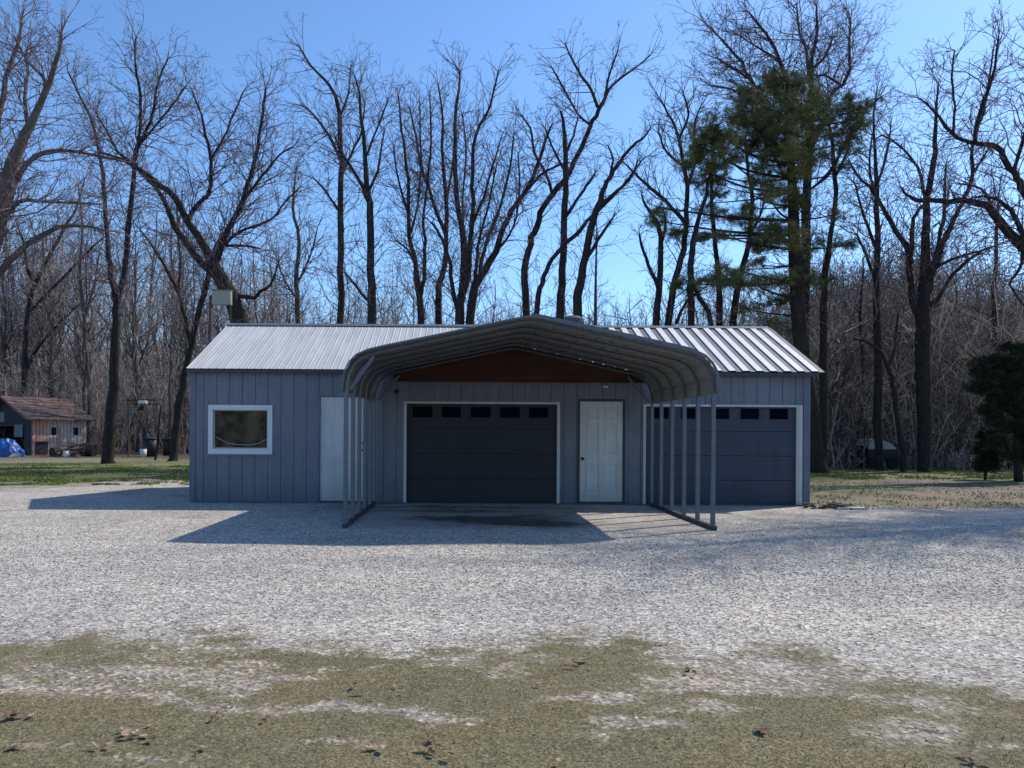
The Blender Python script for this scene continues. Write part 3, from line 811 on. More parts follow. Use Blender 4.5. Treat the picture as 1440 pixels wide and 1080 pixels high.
# small flood lamp below the gable
fl = empty('flood_lamp', (xof(850), -.02, zof(541)))
fl.scale = (.5, .5, .5)
tag(fl, 'small white security lamp just below the brown gable above the panelled door', 'lamp')
s = MB(); s.tube([(0, -.015, 0), (0, -.06, 0), (0, -.11, -.02)], [.05, .045, .02], 12); s.build('lamp_base', M['white'], fl, True)
for sg in (-1, 1):
    s = MB(); s.tube([(sg * .03, -.1, -.02), (sg * .05, -.15, -.05), (sg * .055, -.17, -.06)], [.02, .045, .048], 12); s.build('lamp_head', M['lampglass'], fl, True)
pb = empty('outlet_box', (xof(558), -.02, zof(551)))
tag(pb, 'tiny dark electrical box on the wall left of the dark garage door', 'box')
s = MB(); s.box(-.035, .035, -.04, .005, -.04, .04); s.build('box_body', M['darkframe'], pb, bevel=.005)
s = MB(); s.box(-.028, .028, -.05, -.041, -.03, .03); s.build('cover', M['black'], pb)

# ------------------------------------------------------------------ panel on a pole left of the roof ridge
d = 23.0
p = W(295, 640, d); top = W(295, 432, d)
bx = empty('pole_box', (p.x, p.y, 0))
tag(bx, 'grey green rectangular box on a tall thin pole rising behind the left roof end', 'pole box')
s = MB(); s.tube([(0, 0, 0), (0, 0, top.z + .35)], [.075, .06], 8); s.build('pole', M['bark_pale'], bx, True)
a = W(300, 409, d); b_ = W(326, 429, d)
s = MB(); s.box(a.x - p.x, b_.x - p.x, -.16, .02, b_.z, a.z); s.build('box_body', M['panelgrey'], bx, bevel=.012)
s = MB(); s.box(a.x - p.x - .02, b_.x - p.x + .02, -.18, .04, a.z + .001, a.z + .02); s.build('lid', M['metal'], bx)
s = MB(); s.bar((0, -.03, b_.z + .1), (a.x - p.x + .05, -.03, b_.z + .12), .05); s.build('bracket', M['metal'], bx)
s = MB(); s.bar((b_.x - p.x - .03, -.05, b_.z - .4), (b_.x - p.x - .03, -.05, b_.z), .03); s.build('hanging_strap', M['darkframe'], bx)

# ------------------------------------------------------------------ shed at the left
C0 = W(45, 640, 43.0); C0.z = 0
ang = math.atan2(.835, .55)
sh = empty('old_shed', C0, ang)
tag(sh, 'weathered small shed with brown roof, peeling wall and open dark bay at far left', 'shed')
Ls, Ws, He, Hr = 3.1, 5.2, 2.0, 3.3      # local x along the long wall, local y across to the left
s = MB(); s.box(0, Ls, 0, .1, 0, He); s.build('long_wall', M['shedwall'], sh)
s = MB(); s.box(0, Ls, Ws - .1, Ws, 0, He); s.build('long_wall', M['sheddark'], sh)
s = MB(); s.poly([(Ls, .1, 0), (Ls, Ws - .1, 0), (Ls, Ws - .1, He), (Ls, Ws / 2, Hr - .1), (Ls, .1, He)]); s.build('end_wall', M['sheddark'], sh)
s = MB(); s.poly([(.02, .1, He - .4), (.02, Ws - .1, He - .4), (.02, Ws - .1, He), (.02, Ws / 2, Hr - .1), (.02, .1, He)]); s.poly([(.02, .1, 0), (.02, .9, 0), (.02, .9, He - .4), (.02, .1, He - .4)])
s.build('gable_wall', M['sheddark'], sh)
for sg in (0, 1):
    s = MB(); ya = -.35 if sg == 0 else Ws + .35
    zA = He - .02
    for r in range(8):
        t0, t1 = r / 8, (r + 1) / 8
        f = lambda t: (ya + (Ws / 2 - ya) * t, zA + (Hr - zA) * t)
        (yA, z_a), (yB, z_b) = f(t0), f(t1)
        s.poly([(-.45, yA, z_a + .03), (Ls + .4, yA, z_a + .03), (Ls + .4, yB, z_b), (-.45, yB, z_b)])
        s.poly([(-.45, yA, z_a + .03), (-.45, yA, z_a - .03), (Ls + .4, yA, z_a - .03), (Ls + .4, yA, z_a + .03)])
    s.poly([(-.46, ya, zA - .12), (-.46, Ws / 2, Hr - .1), (-.46, Ws / 2, Hr), (-.46, ya, zA + .02)])
    s.build('roof', M['shedroof'], sh)
for xx in (1.05, 2.35):
    s = MB(); s.box(xx, xx + .28, -.012, -.001, 1.12, 1.55); s.build('opening', M['black'], sh)
s = MB(); s.box(.15, .85, -.03, -.002, .05, .75); s.build('hatch', M['sheddark'], sh)
s = MB(); s.box(-.02, .018, 1.0, 1.9, 1.0, 1.7); s.build('hanging_sheet', M['trim'], sh)
s = MB(); s.box(-.02, .018, 3.0, 4.2, 1.85, 2.4); s.build('gable_board', M['metal'], sh)

def lump(name, label, cat, loc, size, mt, seed, sub=3, rough=.25, group=None, parts=None):
    root = empty(name, loc)
    tag(root, label, cat, group)
    bm = bmesh.new(); bmesh.ops.create_icosphere(bm, subdivisions=sub, radius=1)
    rr = random.Random(seed); ofs = [Vector([rr.uniform(-9, 9) for _ in range(3)]) for _ in range(3)]
    from mathutils import noise
    for v in bm.verts:
        k = 1 + rough * noise.noise(v.co * 1.6 + ofs[0]) + rough * .6 * noise.noise(v.co * 4 + ofs[1])
        v.co *= k
        v.co.z = max(v.co.z, -.12)
        v.co.x *= size[0]; v.co.y *= size[1]; v.co.z *= size[2]
    me = bpy.data.meshes.new('body'); bm.to_mesh(me); bm.free(); me.materials.append(mt)
    o = bpy.data.objects.new(parts or 'body', me); COL.objects.link(o); o.parent = root
    return root
p = W(10, 644, 40.5)
tp = lump('tarp_covered_pile', 'bright blue tarp draped over a pile in front of the shed', 'tarp', (p.x, p.y, 0), (.78, .65, .88), M['tarp'], 3, 4, .22, parts='tarp')
s = MB()
for k in range(5): s.bar((.5 + k * .12, -.7, .02), (.62 + k * .12, -.5 - k * .03, .18), .07, .05)
s.build('weight_boards', M['stone'], tp)
rr = random.Random(4)
def junk(px, py, d, label, name, cat, kind, sz):
    p = W(px, py, d); p.z = 0
    e = empty(name, p, rr.uniform(0, 3)); tag(e, label, cat)
    if kind == 'boards':
        for k in range(7):
            s = MB(); a = rr.uniform(0, 3.1); l = sz * rr.uniform(.5, 1); c = Vector((rr.uniform(-.3, .3) * sz, rr.uniform(-.3, .3) * sz, .06 + .08 * k * sz))
            v = Vector((math.cos(a), math.sin(a), rr.uniform(-.3, .3))) * l / 2
            s.bar(c - v, c + v, .12, .05); s.build('board', M['rubble'] if k % 2 else M['bark_pale'], e)
    elif kind == 'drum':
        s = MB(); s.tube([(0, -sz, sz), (0, -sz * .35, sz), (0, -sz * .34, sz), (0, -sz * .3, sz), (0, sz * .3, sz), (0, sz * .34, sz), (0, sz * .35, sz), (0, sz, sz)], [sz, sz, sz * 1.06, sz, sz, sz * 1.06, sz, sz], 18); s.build('drum_body', M['rust'], e)
        s = MB(); s.tube([(0, -sz - .01, sz), (0, -sz + .01, sz)], sz * .86, 18); s.build('lid', M['black'], e)
    elif kind == 'bin':
        s = MB(); s.tube([(0, 0, 0), (0, 0, sz)], [sz * .36, sz * .44], 16); s.build('bin_body', M['bin'], e, True)
        s = MB(); s.tube([(0, 0, sz), (0, 0, sz + .04), (0, 0, sz + .1)], [sz * .47, sz * .46, sz * .2], 16); s.build('lid', M['bin'], e, True)
    elif kind == 'bucket':
        s = MB(); s.tube([(0, 0, 0), (0, 0, sz)], [sz * .36, sz * .44], 14); s.build('bucket_body', M['white'], e, True)
        s = MB(); s.tube([(-sz * .44, 0, sz), (-sz * .3, 0, sz * 1.3), (sz * .3, 0, sz * 1.3), (sz * .44, 0, sz)], .012, 5); s.build('handle', M['metal'], e)
    return e
junk(93, 642, 41, 'heap of old brown boards against the peeling shed wall', 'board_pile', 'pile', 'boards', 1.3)
junk(78, 641, 41.5, 'small dark drum lying against the peeling shed wall', 'metal_drum', 'drum', 'drum', .24)
junk(108, 645, 40, 'low scatter of broken planks right of the shed corner', 'plank_scatter', 'pile', 'boards', .9)
junk(124, 641, 42, 'large rusty drum lying on its side right of the shed', 'metal_drum', 'drum', 'drum', .36)
junk(93, 647, 39.5, 'small white bucket on the leaf litter before the shed', 'bucket', 'bucket', 'bucket', .35)
junk(211, 643, 42, 'black lidded bin standing in the left woods edge', 'lidded_bin', 'bin', 'bin', .95)
junk(201, 643, 41.5, 'small white pail left of the black bin', 'bucket', 'bucket', 'bucket', .42)
junk(238, 642, 44, 'dark barrel behind the leaning tree base', 'barrel', 'barrel', 'bin', .9)
# post frame with crossbar
p = W(180, 640, 41)
pf = empty('post_frame', (p.x, p.y, 0)); tag(pf, 'thin timber frame of posts and a crossbar with a white box hung on it', 'frame')
for dx in (0, 1.5):
    s = MB(); s.tube([(dx, 0, 0), (dx, 0, 3.15)], .035, 6); s.build('post', M['bark_pale'], pf)
s = MB(); s.tube([(-.35, 0, 3.0), (1.75, 0, 3.02)], .04, 6); s.build('crossbar', M['rust'], pf)
s = MB(); s.tube([(-.3, .3, 2.8), (1.6, .3, 2.8)], .025, 6); s.build('lower_bar', M['rust'], pf)
s = MB(); s.box(.58, .92, -.15, .15, 2.82, 2.98); s.build('hanging_box', M['white'], pf)
s = MB(); s.box(.6, .84, -.1, .1, 2.45, 2.72); s.build('feeder', M['black'], pf)

# debris heap at the right corner of the building
p = W(1163, 710, 14.9)
dh = empty('rubble_heap', (p.x, p.y, 0)); tag(dh, 'low heap of stones, bark and dark boards at the right corner of the workshop', 'rubble')
for k in range(26):
    s = MB(); a = rr.uniform(0, 3.1); c = Vector((rr.uniform(-.36, .3), rr.uniform(-.14, .2), rr.uniform(.01, .08)))
    if k % 3:
        bm = bmesh.new(); bmesh.ops.create_icosphere(bm, subdivisions=1, radius=rr.uniform(.025, .065))
        for v in bm.verts: v.co *= rr.uniform(.7, 1.25); v.co.z *= .6
        bmesh.ops.translate(bm, verts=bm.verts, vec=c)
        me = bpy.data.meshes.new('stone'); bm.to_mesh(me); bm.free(); me.materials.append(M['stone'] if k % 5 == 0 else M['rubble'])
        o = bpy.data.objects.new('stone', me); COL.objects.link(o); o.parent = dh
    else:
        v = Vector((math.cos(a), math.sin(a) * .5, rr.uniform(-.1, .1))) * rr.uniform(.1, .2)
        s.bar(c - v, c + v, .06, .025); s.build('board', M['rubble'], dh)
p = W(1195, 714, 14.8)
s = MB(); s.box(-.28, .28, -.1, .1, .0, .035)
o = s.build('paving_slab', M['stone'], loc=(p.x, p.y, 0.002), bevel=.01); tag(o, 'pale flat concrete slab lying right of the rubble heap', 'slab')

# pale roofed vehicle deep in the right woods
p = W(1230, 652, 32.5)
v = empty('covered_trailer', (p.x, p.y, 0)); v.scale = (.75, .75, .92); tag(v, 'pale white topped low trailer hidden among the right trees', 'trailer')
s = MB()
a = [(-.75, 1.05), (-.55, 1.32), (-.1, 1.36), (.4, 1.16), (.72, .98)]
for (xa, za), (xb, zb) in zip(a[:-1], a[1:]): s.poly([(xa, -.8, za), (xb, -.8, zb), (xb, .8, zb), (xa, .8, za)])
s.poly([(x, -.8, z) for x, z in a] + [(.72, -.8, .9), (-.75, -.8, .9)]); s.build('cover', M['stone'], v)
s = MB(); s.box(-.75, .72, -.78, .78, .45, .9); s.build('trailer_body', M['bin'], v)
for sx in (-.5, .5):
    s = MB(); s.tube([(sx, -.85, .28), (sx, -.7, .28)], .28, 16); s.build('wheel', M['black'], v)
#TREES
# ------------------------------------------------------------------ trees
def smooth_line(pts, rad, sub=3):
    P = [Vector(p) for p in pts]; out = []; ro = []
    n = len(P)
    for i in range(n - 1):
        p0 = P[max(i - 1, 0)]; p1 = P[i]; p2 = P[i + 1]; p3 = P[min(i + 2, n - 1)]
        for k in range(sub):
            t = k / sub
            q = .5 * ((2 * p1) + (p2 - p0) * t + (2 * p0 - 5 * p1 + 4 * p2 - p3) * t * t + (3 * p1 - p0 - 3 * p2 + p3) * t ** 3)
            out.append(q); ro.append(rad[i] * (1 - t) + rad[i + 1] * t)
    out.append(P[-1]); ro.append(rad[-1])
    return out, ro

def grow(rng, segs, p, d, L, r, lev, up=.05, wig=.22, dens=1.0, rmin=.0068):
    """one twiggy branch and its children, appended to segs"""
    n = max(2, int(L / (.42 if lev > 1 else .3)))
    st = L / n
    px_, py_, pz_ = p; dx, dy, dz = d
    g = rng.gauss
    for i in range(n):
        dx += g(0, wig); dy += g(0, wig); dz += g(0, wig) + up
        m_ = math.sqrt(dx*dx + dy*dy + dz*dz) or 1; dx /= m_; dy /= m_; dz /= m_
        qx, qy, qz = px_ + dx * st, py_ + dy * st, pz_ + dz * st
        ra = max(rmin, r * (1 - .75 * i / n)); rb = max(rmin * .8, r * (1 - .75 * (i + 1) / n))
        segs.append((px_, py_, pz_, qx, qy, qz, ra, rb))
        if lev > 0 and (i > 0 or rng.random() < .4):
            k = 1 if rng.random() < dens else 0
            if rng.random() < dens * .55: k += 1
            for _ in range(k):
                cl = L * rng.uniform(.32, .62) * (1.1 - .55 * i / n)
                if cl < .16: continue
                a = rng.uniform(.5, 1.0)
                vx, vy, vz = g(0, 1), g(0, 1), g(0, 1)
                dot = vx*dx + vy*dy + vz*dz
                vx -= dot*dx; vy -= dot*dy; vz -= dot*dz
                m_ = math.sqrt(vx*vx + vy*vy + vz*vz) or 1
                ca, sa = math.cos(a), math.sin(a) / m_
                grow(rng, segs, (qx, qy, qz), (dx*ca + vx*sa, dy*ca + vy*sa, dz*ca + vz*sa), cl, ra * .6, lev - 1, up, wig, dens, rmin)
        px_, py_, pz_ = qx, qy, qz

def traced_tree(name, label, d, limbs, seed, bark='bark', twig='twig', L1=2.4, spacing=.5, lev=3, dens=1.0, group=None, up=.05, zmin=2.6, cat='tree'):
    """limbs: list of polylines of (x, y, width) measured on the photo; the first starts on the ground"""
    rng = random.Random(seed)
    k0 = F / d
    x0, y0 = limbs[0][0][0], limbs[0][0][1]
    base = W(x0, y0, d)
    root = empty(name, (base.x, base.y, 0)); tag(root, label, cat, group)
    org = Vector((base.x, base.y, 0))
    placed = []   # px, py, depth
    tb = MB(); segs = []
    for li, limb in enumerate(limbs):
        if placed and li > 0:
            q = min(placed, key=lambda t: (t[0] - limb[0][0])**2 + (t[1] - limb[0][1])**2)
            dep = q[2]
        else: dep = d
        slope = 0 if li == 0 else rng.uniform(-.45, .45)
        pts = []; rad = []; prevp = None
        for (x, y, w) in limb:
            if prevp is not None:
                ln = math.hypot(x - prevp[0], y - prevp[1]) * d / F
                dep += ln * (slope + rng.uniform(-.12, .12))
            prevp = (x, y); placed.append((x, y, dep))
            pt = W(x, y, dep)
            pts.append(pt - org); rad.append(max(.012, w * .5 * d / F))
        if li == 0:
            pts[0].z = -.1; pts.insert(1, pts[0].lerp(pts[1], .12)); rad.insert(1, rad[0] * .85); rad[0] *= 1.25
        sp, sr = smooth_line(pts, rad)
        # small kinks so that the limbs are not machine smooth
        for i in range(1, len(sp) - 1):
            sp[i] = sp[i] + Vector((rng.gauss(0, 1), rng.gauss(0, 1), rng.gauss(0, .5))) * min(.022, sr[i] * .25)
        tb.tube(sp, sr, 9 if max(sr) > .08 else 6)
        # side branches
        tot = sum((b_ - a_).length for a_, b_ in zip(sp[:-1], sp[1:]))
        acc = 0; nxt = .3
        for a_, b_, ra in zip(sp[:-1], sp[1:], sr[:-1]):
            ln = (b_ - a_).length; t = (b_ - a_).normalized()
            while acc + ln > nxt:
                u = (nxt - acc) / ln; q = a_.lerp(b_, u); f = nxt / tot
                nxt += spacing * .36 * rng.uniform(.5, 1.5)
                if q.z < zmin or (q.z < zmin + 3 and rng.random() < .75): continue
                if li == 0 and f < .35 and rng.random() < .8: continue
                v = Vector((rng.gauss(0, 1), rng.gauss(0, 1), rng.gauss(0, 1))); v -= v.dot(t) * t; v.normalize()
                an = rng.uniform(.55, 1.1)
                dv = t * math.cos(an) + v * math.sin(an)
                L = L1 * .88 * rng.uniform(.45, 1.15) * (1.15 - .5 * f)
                grow(rng, segs, q, dv, L, min(ra * .5, .011 * L + .006), lev if L > .9 else lev - 1, up, .25, dens)
            acc += ln
        # spray at the tip
        t = (sp[-1] - sp[-2]).normalized()
        for _ in range(3):
            dv = (t + Vector((rng.gauss(0, .4), rng.gauss(0, .4), rng.gauss(0, .3)))).normalized()
            grow(rng, segs, sp[-1], dv, L1 * rng.uniform(.35, .6), max(.010, sr[-1] * .6), lev, up * .4, .25, dens)
    tb.build('trunk', M[bark], root, True)
    V, Q = prisms(segs)
    np_mesh('crown', V, Q, M[twig], root)
    return root, len(segs)

T = []
# name, label, depth, limbs, options
T.append(('hardwood_tree', 'big tree leaning in from beyond the left edge with long arching brown limbs', 25, [
    [(-55,690,34),(-48,560,30),(-32,450,27),(-14,360,24),(0,300,21),(12,250,18),(27,203,15),(50,160,10),(68,118,8),(82,75,6),(86,45,4)],
    [(-8,340,13),(8,300,10),(22,253,8),(42,225,7),(68,213,6),(100,212,5),(140,219,4),(172,226,3)],
    [(-30,440,13),(0,383,10),(33,347,8),(62,328,7),(92,317,6),(122,318,4),(146,323,3)],
    [(-5,318,9),(25,284,6),(60,283,4),(110,285,3),(140,287,2)],
    [(40,180,7),(35,140,5),(38,100,4),(37,70,3)],
    [(60,140,6),(62,112,5),(38,85,4),(22,55,3)],
    [(-20,380,12),(-5,200,9),(8,110,7),(25,60,5),(30,25,3)]], dict(bark='bark_pale', L1=2.2, spacing=.40)))
T.append(('hardwood_tree', 'slender forked tree standing behind the brown roofed shed', 51, [
    [(33,636,8),(34,525,8),(40,435,7),(49,400,6),(69,360,5),(92,317,4),(106,296,3),(118,255,2)],
    [(40,437,5),(46,433,4),(87,392,4),(125,352,3),(144,335,2)],
    [(34,523,5),(54,487,4),(83,454,3),(104,433,3),(115,427,2)],
    [(49,400,5),(38,377,4),(34,348,3),(25,318,2)]], dict(L1=2.3, spacing=.7)))
T.append(('hardwood_tree', 'tall straight dark tree forking into two stems left of the workshop', 33, [
    [(151,656,20),(155,600,16),(160,545,14),(163,470,12),(165,425,10),(172,400,8),(178,350,8),(183,290,7),(188,240,6),(191,210,5),(206,180,4),(214,162,4),(222,115,3),(236,82,2)],
    [(164,425,9),(158,398,8),(153,360,7),(149,320,6),(146,262,6),(140,216,5),(127,165,4),(110,130,3),(95,100,2)],
    [(190,225,5),(196,180,4),(197,133,4),(190,90,3),(191,52,2)],
    [(189,232,5),(165,212,4),(153,190,3),(136,160,2)],
    [(192,210,4),(215,180,3),(240,150,3),(262,120,2)]], dict(L1=2.6, spacing=.42)))
T.append(('hardwood_tree', 'double stemmed tree whose stems cross the leaning trunk left of the roof', 36, [
    [(243,652,15),(248,600,12),(254,555,11),(261,520,10),(269,483,9),(279,442,8),(290,400,8),(297,372,7),(310,335,6),(330,310,4),(345,270,3)],
    [(268,484,7),(259,446,6),(250,412,5),(236,382,4),(221,356,4),(196,322,2)],
    [(250,412,4),(253,369,3),(250,328,3),(247,270,2)]], dict(L1=2.3, spacing=.6)))
T.append(('hardwood_tree', 'massive dark tree leaning to the upper left behind the left roof end', 32, [
    [(372,645,26),(360,560,25),(348,490,24),(338,450,23),(322,412,22),(306,384,20),(293,358,13),(280,333,11),(263,311,10),(246,278,9),(228,262,8),(208,247,7),(192,235,6),(165,222,4),(140,214,3)],
    [(300,385,12),(285,372,11),(268,350,10),(248,322,9),(238,300,8),(229,278,7),(213,257,5),(193,238,4)],
    [(264,312,7),(270,297,7),(284,280,6),(293,272,6),(296,226,5),(289,190,4),(282,160,3),(270,128,2)],
    [(302,372,10),(310,345,9),(325,312,8),(340,285,7),(352,245,6),(362,206,5),(369,160,4),(373,125,3)],
    [(341,284,5),(356,262,4),(375,240,4),(392,218,3),(412,206,2)],
    [(308,352,6),(322,336,5),(340,324,4),(370,313,4),(386,304,3),(400,285,3),(422,262,2)],
    [(326,414,7),(344,417,6),(358,418,5),(366,409,5),(380,400,4),(388,380,3),(392,365,2)],
    [(296,225,4),(313,195,3),(330,155,3),(342,128,2)],
    [(316,345,4),(350,346,3),(366,350,2)]], dict(L1=2.5, spacing=.42)))
T.append(('hardwood_tree', 'straight slim tree above the left roof, first of the pair with kinked tops', 32, [
    [(479,650,13),(478,455,10),(478,350,9),(480,250,8),(478,195,7),(474,145,6),(462,118,4),(437,92,3),(420,64,2)],
    [(480,228,5),(462,190,4),(440,160,3),(424,148,2)],
    [(480,245,5),(494,215,4),(508,185,3),(512,145,2)],
    [(477,165,4),(490,130,3),(492,95,2)],[(479,300,4),(455,265,3),(440,250,2)]], dict(L1=2.0, spacing=.42)))
T.append(('hardwood_tree', 'thicker dark tree right beside the kinked slim one above the left roof', 31, [
    [(525,650,16),(523,455,13),(521,380,11),(520,300,10),(516,262,8),(513,210,6),(508,170,5),(504,128,3),(498,105,2)],
    [(519,285,7),(505,252,5),(490,230,4),(478,212,3),(470,190,2)],
    [(518,268,5),(530,240,4),(536,210,3),(540,180,2)],
    [(523,430,5),(505,408,4),(486,385,3)],[(514,220,4),(528,185,3),(545,140,2)]], dict(L1=2.0, spacing=.42)))
T.append(('hardwood_tree', 'vase shaped tree of fine upright branches with stem bending left above the roof', 33, [
    [(592,650,12),(591,453,10),(590,420,9),(583,370,7),(576,332,6),(574,270,5),(570,225,4),(565,185,3),(560,135,2)],
    [(590,415,7),(595,392,6),(598,350,5),(594,312,4),(600,262,3),(606,200,3),(604,140,2)],
    [(584,372,4),(572,350,3),(556,338,2)],
    [(576,330,4),(588,280,3),(592,220,3),(590,150,2)],
    [(574,300,4),(560,255,3),(553,205,2)]], dict(L1=2.0, spacing=.38, up=.14)))
T.append(('hardwood_tree', 'thin upright stem between the vase shaped tree and the dense cluster', 34, [
    [(614,650,12),(616,453,10),(618,404,9),(627,353,7),(626,272,6),(621,204,4),(622,165,3),(616,120,2)],
    [(626,328,6),(608,283,5),(591,228,4),(584,190,3),(575,150,2)],
    [(626,290,4),(635,240,3),(640,190,2)]], dict(L1=1.9, spacing=.38, up=.14)))
T.append(('hardwood_tree', 'dense multi stemmed tree directly left of the carport peak', 32, [
    [(645,650,18),(645,451,14),(650,405,11),(652,336,9),(643,277,7),(640,215,6),(640,165,5),(646,108,3),(640,92,2)],
    [(648,420,9),(658,390,8),(661,340,7),(664,298,6),(664,245,5),(668,190,4),(688,150,3),(700,100,2)],
    [(646,440,8),(636,400,6),(630,360,5),(618,330,4),(606,312,3)],
    [(662,320,5),(680,275,4),(692,235,3),(702,200,2)],
    [(653,340,4),(650,280,3),(655,220,3),(650,160,2)]], dict(L1=1.9, spacing=.34, up=.14)))
T.append(('hardwood_tree', 'tree sweeping up to the right in a curve beside the dense cluster', 31, [
    [(658,650,16),(661,451,13),(668,402,12),(682,378,11),(697,353,9),(707,322,8),(719,296,7),(743,262,6),(758,225,5),(767,195,4),(776,175,2)],
    [(722,292,5),(736,273,4),(760,246,4),(787,231,3),(800,228,2)],
    [(672,400,7),(680,350,5),(700,300,4),(716,240,3),(722,190,2)],
    [(668,404,6),(672,345,4),(686,290,3),(698,232,2)],
    [(700,350,4),(722,318,3),(730,270,3),(728,215,2)]], dict(L1=1.9, spacing=.36, up=.14)))
T.append(('hardwood_tree', 'tall S curved tree behind the carport peak with a wide open top', 32, [
    [(740,650,15),(738,443,11),(738,378,10),(745,342,9),(754,318,9),(764,290,8),(777,272,8),(796,250,8),(806,228,7),(818,206,7),(830,178,6),(841,155,6),(850,137,5),(860,120,4),(880,104,3),(900,90,2),(915,76,2)],
    [(840,150,5),(830,124,4),(817,106,4),(803,82,3),(795,62,2)],
    [(776,272,5),(768,245,4),(752,215,4),(745,180,3),(730,160,2)],
    [(850,135,4),(858,100,3),(868,72,2)],[(832,176,4),(812,160,3),(790,120,3),(776,95,2)]], dict(L1=1.7, spacing=.40)))
T.append(('hardwood_tree', 'low curving tree rising to the right above the carport ridge', 30, [
    [(748,650,11),(753,441,8),(761,398,7),(773,372,6),(788,348,6),(812,328,6),(826,310,5),(840,296,5),(872,265,4),(889,247,3),(896,225,2)]], dict(L1=1.4, spacing=.6)))
T.append(('hardwood_tree', 'straight pole like tree right of the carport peak with one dead stub', 31, [
    [(785,650,16),(788,447,12),(790,380,10),(793,300,9),(795,255,8),(795,200,6),(793,178,5),(788,156,3)],
    [(793,312,6),(798,300,5),(816,273,4),(828,256,4),(836,244,3)],
    [(795,215,5),(806,190,3),(812,165,2)],[(794,240,4),(780,215,3),(766,180,2)]], dict(L1=1.4, spacing=.5)))
T.append(('hardwood_tree', 'thick stemmed tree leaning right with a flat spreading top over the gable', 30, [
    [(800,650,17),(810,443,13),(815,400,12),(822,362,10),(830,322,10),(840,290,9),(848,268,7),(856,250,6),(866,235,6),(876,221,5),(890,204,4),(906,192,3),(914,180,2)],
    [(824,364,6),(836,345,5),(850,322,4),(862,306,3)],
    [(842,288,6),(860,275,5),(880,255,4),(888,244,3),(902,225,2)],
    [(856,252,4),(862,225,3),(855,205,2)]], dict(L1=1.5, spacing=.5)))
T.append(('sapling', 'thin pale sapling rising alone between the carport ridge and the right trees', 30, [
    [(838,650,6),(838,455,5),(838,380,3),(839,320,2)]], dict(L1=1.2, spacing=.4, bark='bark_pale')))
T.append(('hardwood_tree', 'left stem of the right hand group with dead stubs above the striped roof', 30, [
    [(922,650,12),(923,455,10),(927,400,9),(928,332,7),(922,309,6),(907,288,4),(902,272,2)],
    [(925,405,6),(912,372,5),(902,345,4),(899,330,3)],[(928,350,5),(935,322,4),(934,300,3)]], dict(L1=1.2, spacing=.6)))
T.append(('hardwood_tree', 'branching tree whose left limbs reach into open sky above the striped roof', 31, [
    [(934,650,13),(940,453,10),(950,391,9),(960,350,8),(965,310,7),(966,262,6),(960,225,5),(953,188,4),(940,160,3),(927,138,2)],
    [(962,312,6),(945,292,5),(927,274,5),(908,258,4),(892,243,3),(879,230,2)],
    [(966,265,4),(978,225,3),(975,180,3),(985,150,2)],
    [(955,195,4),(968,160,3),(960,130,2)],[(963,235,4),(938,215,3),(925,185,2)]], dict(L1=2.1, spacing=.36)))
T.append(('hardwood_tree', 'dark stem splitting low left of the pine with an inclined right branch', 29, [
    [(971,650,13),(971,455,10),(971,391,9),(975,340,8),(984,305,6),(993,270,5),(998,240,3)],
    [(972,400,7),(985,420,6),(998,455,7),(1003,560,8)],
    [(950,455,5),(965,425,4),(985,408,3)]], dict(L1=1.6, spacing=.5)))
T.append(('hardwood_tree', 'slender straight stem immediately left of the pine', 31, [
    [(1012,650,11),(1012,455,9),(1008,371,7),(1002,310,6),(1000,250,4),(1004,200,3)]], dict(L1=1.5, spacing=.5)))
T.append(('hardwood_tree', 'stem slanting right below the long lower boughs of the pine', 31, [
    [(1024,650,12),(1030,455,10),(1039,398,9),(1053,335,7),(1057,278,6),(1050,230,4),(1048,200,3)],
    [(1054,330,4),(1070,300,3),(1078,260,2)]], dict(L1=1.5, spacing=.5)))
T.append(('hardwood_tree', 'very tall broad topped bare tree fanning out above the pine', 35, [
    [(1135,648,18),(1131,455,14),(1134,300,12),(1137,200,10),(1139,150,8),(1140,110,7),(1142,80,5),(1148,45,4),(1148,8,2)],
    [(1139,190,7),(1112,125,6),(1097,88,5),(1086,62,4),(1070,38,3),(1050,15,2)],
    [(1138,230,6),(1090,170,5),(1052,108,4),(1043,88,4),(1025,68,3),(1008,48,2),(990,30,2)],
    [(1139,210,7),(1160,165,6),(1170,130,5),(1185,118,5),(1194,95,4),(1194,60,3),(1196,28,2)],
    [(1140,130,5),(1133,70,4),(1124,45,3),(1120,5,2)],
    [(1052,110,3),(1030,95,3),(1010,82,2)],
    [(1097,88,4),(1080,75,3),(1058,62,2),(1040,50,2)],
    [(1142,95,4),(1160,80,3),(1170,55,2)],
    [(1090,172,4),(1040,130,3),(1000,120,2)],
    [(1180,118,4),(1160,106,3),(1148,106,2)]], dict(L1=2.6, spacing=.34)))
T.append(('hardwood_tree', 'forked tree directly right of the pine reaching through its outer boughs', 30, [
    [(1158,650,13),(1158,455,10),(1158,400,9),(1166,340,7),(1173,300,6),(1174,250,6),(1170,205,5),(1165,165,3)],
    [(1136,268,3),(1152,256,4),(1168,240,5),(1186,205,4),(1204,178,4),(1216,157,3),(1238,135,2)],
    [(1173,250,4),(1190,215,3),(1196,180,2)]], dict(L1=1.8, spacing=.45)))
T.append(('hardwood_tree', 'thin vertical tree midway between the pine and the multi stemmed right tree', 31, [
    [(1236,655,12),(1234,560,11),(1233,470,10),(1233,360,8),(1233,267,6),(1230,215,4),(1228,175,3),(1232,130,2)],
    [(1233,350,5),(1220,320,4),(1208,280,3),(1200,255,2)],
    [(1233,400,5),(1218,360,4),(1205,330,3)],
    [(1233,260,4),(1246,220,3),(1252,180,2)]], dict(L1=2.2, spacing=.42)))
